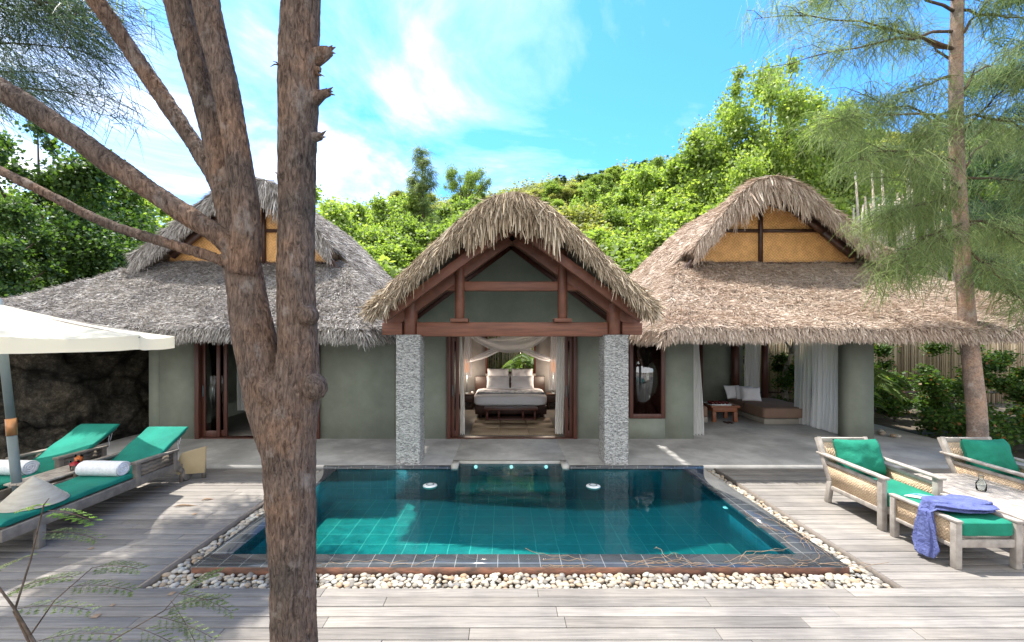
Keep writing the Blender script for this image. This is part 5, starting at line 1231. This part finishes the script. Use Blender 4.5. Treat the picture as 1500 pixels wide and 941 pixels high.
# ------------------------------------------------------------------ feathery sapling in the near left corner
def feather(st, lv, p, d, L, npin, pl, leafl, curl=.25):
    d=Vector(d).normalized(); s=d.cross(Vector((0,0,1))).normalized(); prev=Vector(p); pts=[tuple(prev)]
    for i in range(npin):
        t_=(i+1)/npin; q=Vector(p)+d*L*t_-Vector((0,0,curl*L*t_*t_)); pts.append(tuple(q))
        for sg in (-1,1):
            e=q+(s*sg*.9+d*.5).normalized()*pl*(1-.35*t_)-Vector((0,0,pl*.15)); st.tube([tuple(q),tuple(e)],.0008,3,cap=False)
            m_=int(pl/leafl*1.6)
            for k in range(2,m_):
                c=q.lerp(e,k/m_); ax=(e-q).normalized()
                for s2 in (-1,1):
                    sd=ax.cross(Vector((0,0,1))).normalized()*s2+ax*.35; lv.append((tuple(c),tuple(sd),leafl))
    st.tube(pts,.0016,4); P=np.array([a for a,_,_ in lv]); D=np.array([b for _,b,_ in lv]); Ls=np.array([c for *_,c in lv]); g=MB(); add_ribbons(g,ribbons(P,D,Ls,Ls*.32)); g.build('frond',M['fern' if leafl>.018 else 'fernd'],sapling); lv.clear()
sapling=t=thing('sapling','feathery leaved green sapling in the near left corner','sapling',pp(55,985,2.2)[:2]+(0,))
st=MB(); lv=[]; Yb=2.2
stem=[(pp(60,985,Yb)[0],Yb,0),pp(66,990,Yb),pp(50,941,Yb),pp(20,890,Yb),pp(-6,855,Yb)]; st.tube(stem,[.012,.010,.008,.006,.005],7)
st.tube([pp(66,990,Yb),pp(20,895,Yb)],[.006,.005],6)
st.tube([pp(22,893,Yb),pp(45,820,Yb+.1),pp(64,740,Yb+.2),pp(72,730,Yb+.2)],[.005,.004,.003,.002],6)
st.tube([pp(45,930,Yb),pp(80,880,Yb),pp(135,832,Yb+.1)],[.004,.003,.002],6)
st.tube([pp(60,960,Yb),pp(160,941,Yb+.1),pp(240,895,Yb+.3),pp(262,870,Yb+.3)],[.004,.003,.003,.002],6)
lv1=[]
feather(st,lv1,pp(70,748,Yb+.2),(1,.1,-.05),.22,7,.075,.022); feather(st,lv1,pp(66,742,Yb+.2),(-.9,.2,.05),.16,6,.06,.02)
lv2=[]
for (x,y,dx,dz,L_) in ((20,893,1,.15,.36),(50,941,1,.25,.42),(45,815,-1,-.2,.3),(62,780,1,.05,.25),(100,860,1,.1,.3),(135,832,1,.15,.22),(10,870,1,.5,.34),(240,895,.9,.35,.34),(225,903,1,-.25,.32),(262,870,.9,-.2,.28),(262,870,.6,.5,.25),(200,920,1,-.4,.3),(250,880,.5,-.9,.26)):
    feather(st,lv2,pp(x,y,Yb+(.1 if x<200 else .3)),(dx,.15,dz),L_,9,.085,.013)
st.build('stem',M['treebark'],t)

# ------------------------------------------------------------------ light, sky, camera
AZ, EL = -45.0, 71.0
w=bpy.data.worlds.new('World'); bpy.context.scene.world=w; w.use_nodes=True; nt=w.node_tree; N=nt.nodes; L=nt.links
for n in list(N): N.remove(n)
sky=N.new('ShaderNodeTexSky'); sky.sky_type='NISHITA'; sky.sun_disc=False; sky.sun_elevation=R(EL); sky.sun_rotation=R(AZ); sky.air_density=1.0; sky.dust_density=.6; sky.ozone_density=2.0
tc=N.new('ShaderNodeTexCoord'); sp=N.new('ShaderNodeSeparateXYZ'); L.new(tc.outputs['Generated'],sp.inputs[0])
mx=N.new('ShaderNodeMath'); mx.operation='MAXIMUM'; mx.inputs[1].default_value=.04; L.new(sp.outputs[2],mx.inputs[0])
ad=N.new('ShaderNodeMath'); ad.operation='ADD'; ad.inputs[1].default_value=.25; L.new(mx.outputs[0],ad.inputs[0])
cb=N.new('ShaderNodeCombineXYZ')
for i in (0,1):
    d=N.new('ShaderNodeMath'); d.operation='DIVIDE'; L.new(sp.outputs[i],d.inputs[0]); L.new(ad.outputs[0],d.inputs[1]); L.new(d.outputs[0],cb.inputs[i])
f1=noise_t(nt,cb.outputs[0],1.7,8,.58,.5)
# thinner cloud towards the right
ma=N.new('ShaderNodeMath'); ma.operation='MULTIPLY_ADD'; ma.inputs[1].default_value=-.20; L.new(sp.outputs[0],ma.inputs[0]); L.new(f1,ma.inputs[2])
mb_=N.new('ShaderNodeMath'); mb_.operation='MULTIPLY_ADD'; mb_.use_clamp=False; mb_.inputs[1].default_value=-.50   # unseen white cloud added behind the viewer to brighten the shaded fronts
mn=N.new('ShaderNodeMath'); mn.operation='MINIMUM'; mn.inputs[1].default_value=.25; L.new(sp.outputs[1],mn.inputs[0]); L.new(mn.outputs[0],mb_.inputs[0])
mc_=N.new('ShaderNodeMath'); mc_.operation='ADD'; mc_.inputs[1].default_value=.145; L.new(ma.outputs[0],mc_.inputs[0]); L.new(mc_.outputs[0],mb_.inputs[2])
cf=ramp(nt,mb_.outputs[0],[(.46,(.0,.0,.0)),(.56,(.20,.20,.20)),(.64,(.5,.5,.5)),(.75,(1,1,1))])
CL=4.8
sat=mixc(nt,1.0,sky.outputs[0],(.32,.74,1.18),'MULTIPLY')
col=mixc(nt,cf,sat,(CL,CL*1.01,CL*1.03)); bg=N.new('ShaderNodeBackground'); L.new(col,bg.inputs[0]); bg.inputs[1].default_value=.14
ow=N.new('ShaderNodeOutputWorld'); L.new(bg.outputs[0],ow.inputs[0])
sl=bpy.data.lights.new('sun','SUN'); sl.energy=3.4; sl.angle=R(.5); sl.color=(1,.95,.87); so_=bpy.data.objects.new('sun',sl); C.objects.link(so_)
sd=Vector((math.sin(R(AZ))*math.cos(R(EL)),math.cos(R(AZ))*math.cos(R(EL)),math.sin(R(EL)))); so_.rotation_euler=sd.to_track_quat('Z','Y').to_euler(); so_.location=sd*40
cam=bpy.data.cameras.new('camera'); co_=bpy.data.objects.new('camera',cam); C.objects.link(co_); co_.location=(0,0,H); co_.rotation_euler=(R(90),0,0)
cam.sensor_width=36; cam.lens=36*F/1500; cam.shift_x=11/1500; cam.shift_y=19.5/1500; cam.clip_start=.05; cam.clip_end=2000
sc=bpy.context.scene; sc.camera=co_; sc.view_settings.view_transform='Standard'; sc.view_settings.look='None'; sc.view_settings.gamma=1; sc.view_settings.exposure=1.6
sc.render.resolution_x=1024; sc.render.resolution_y=642
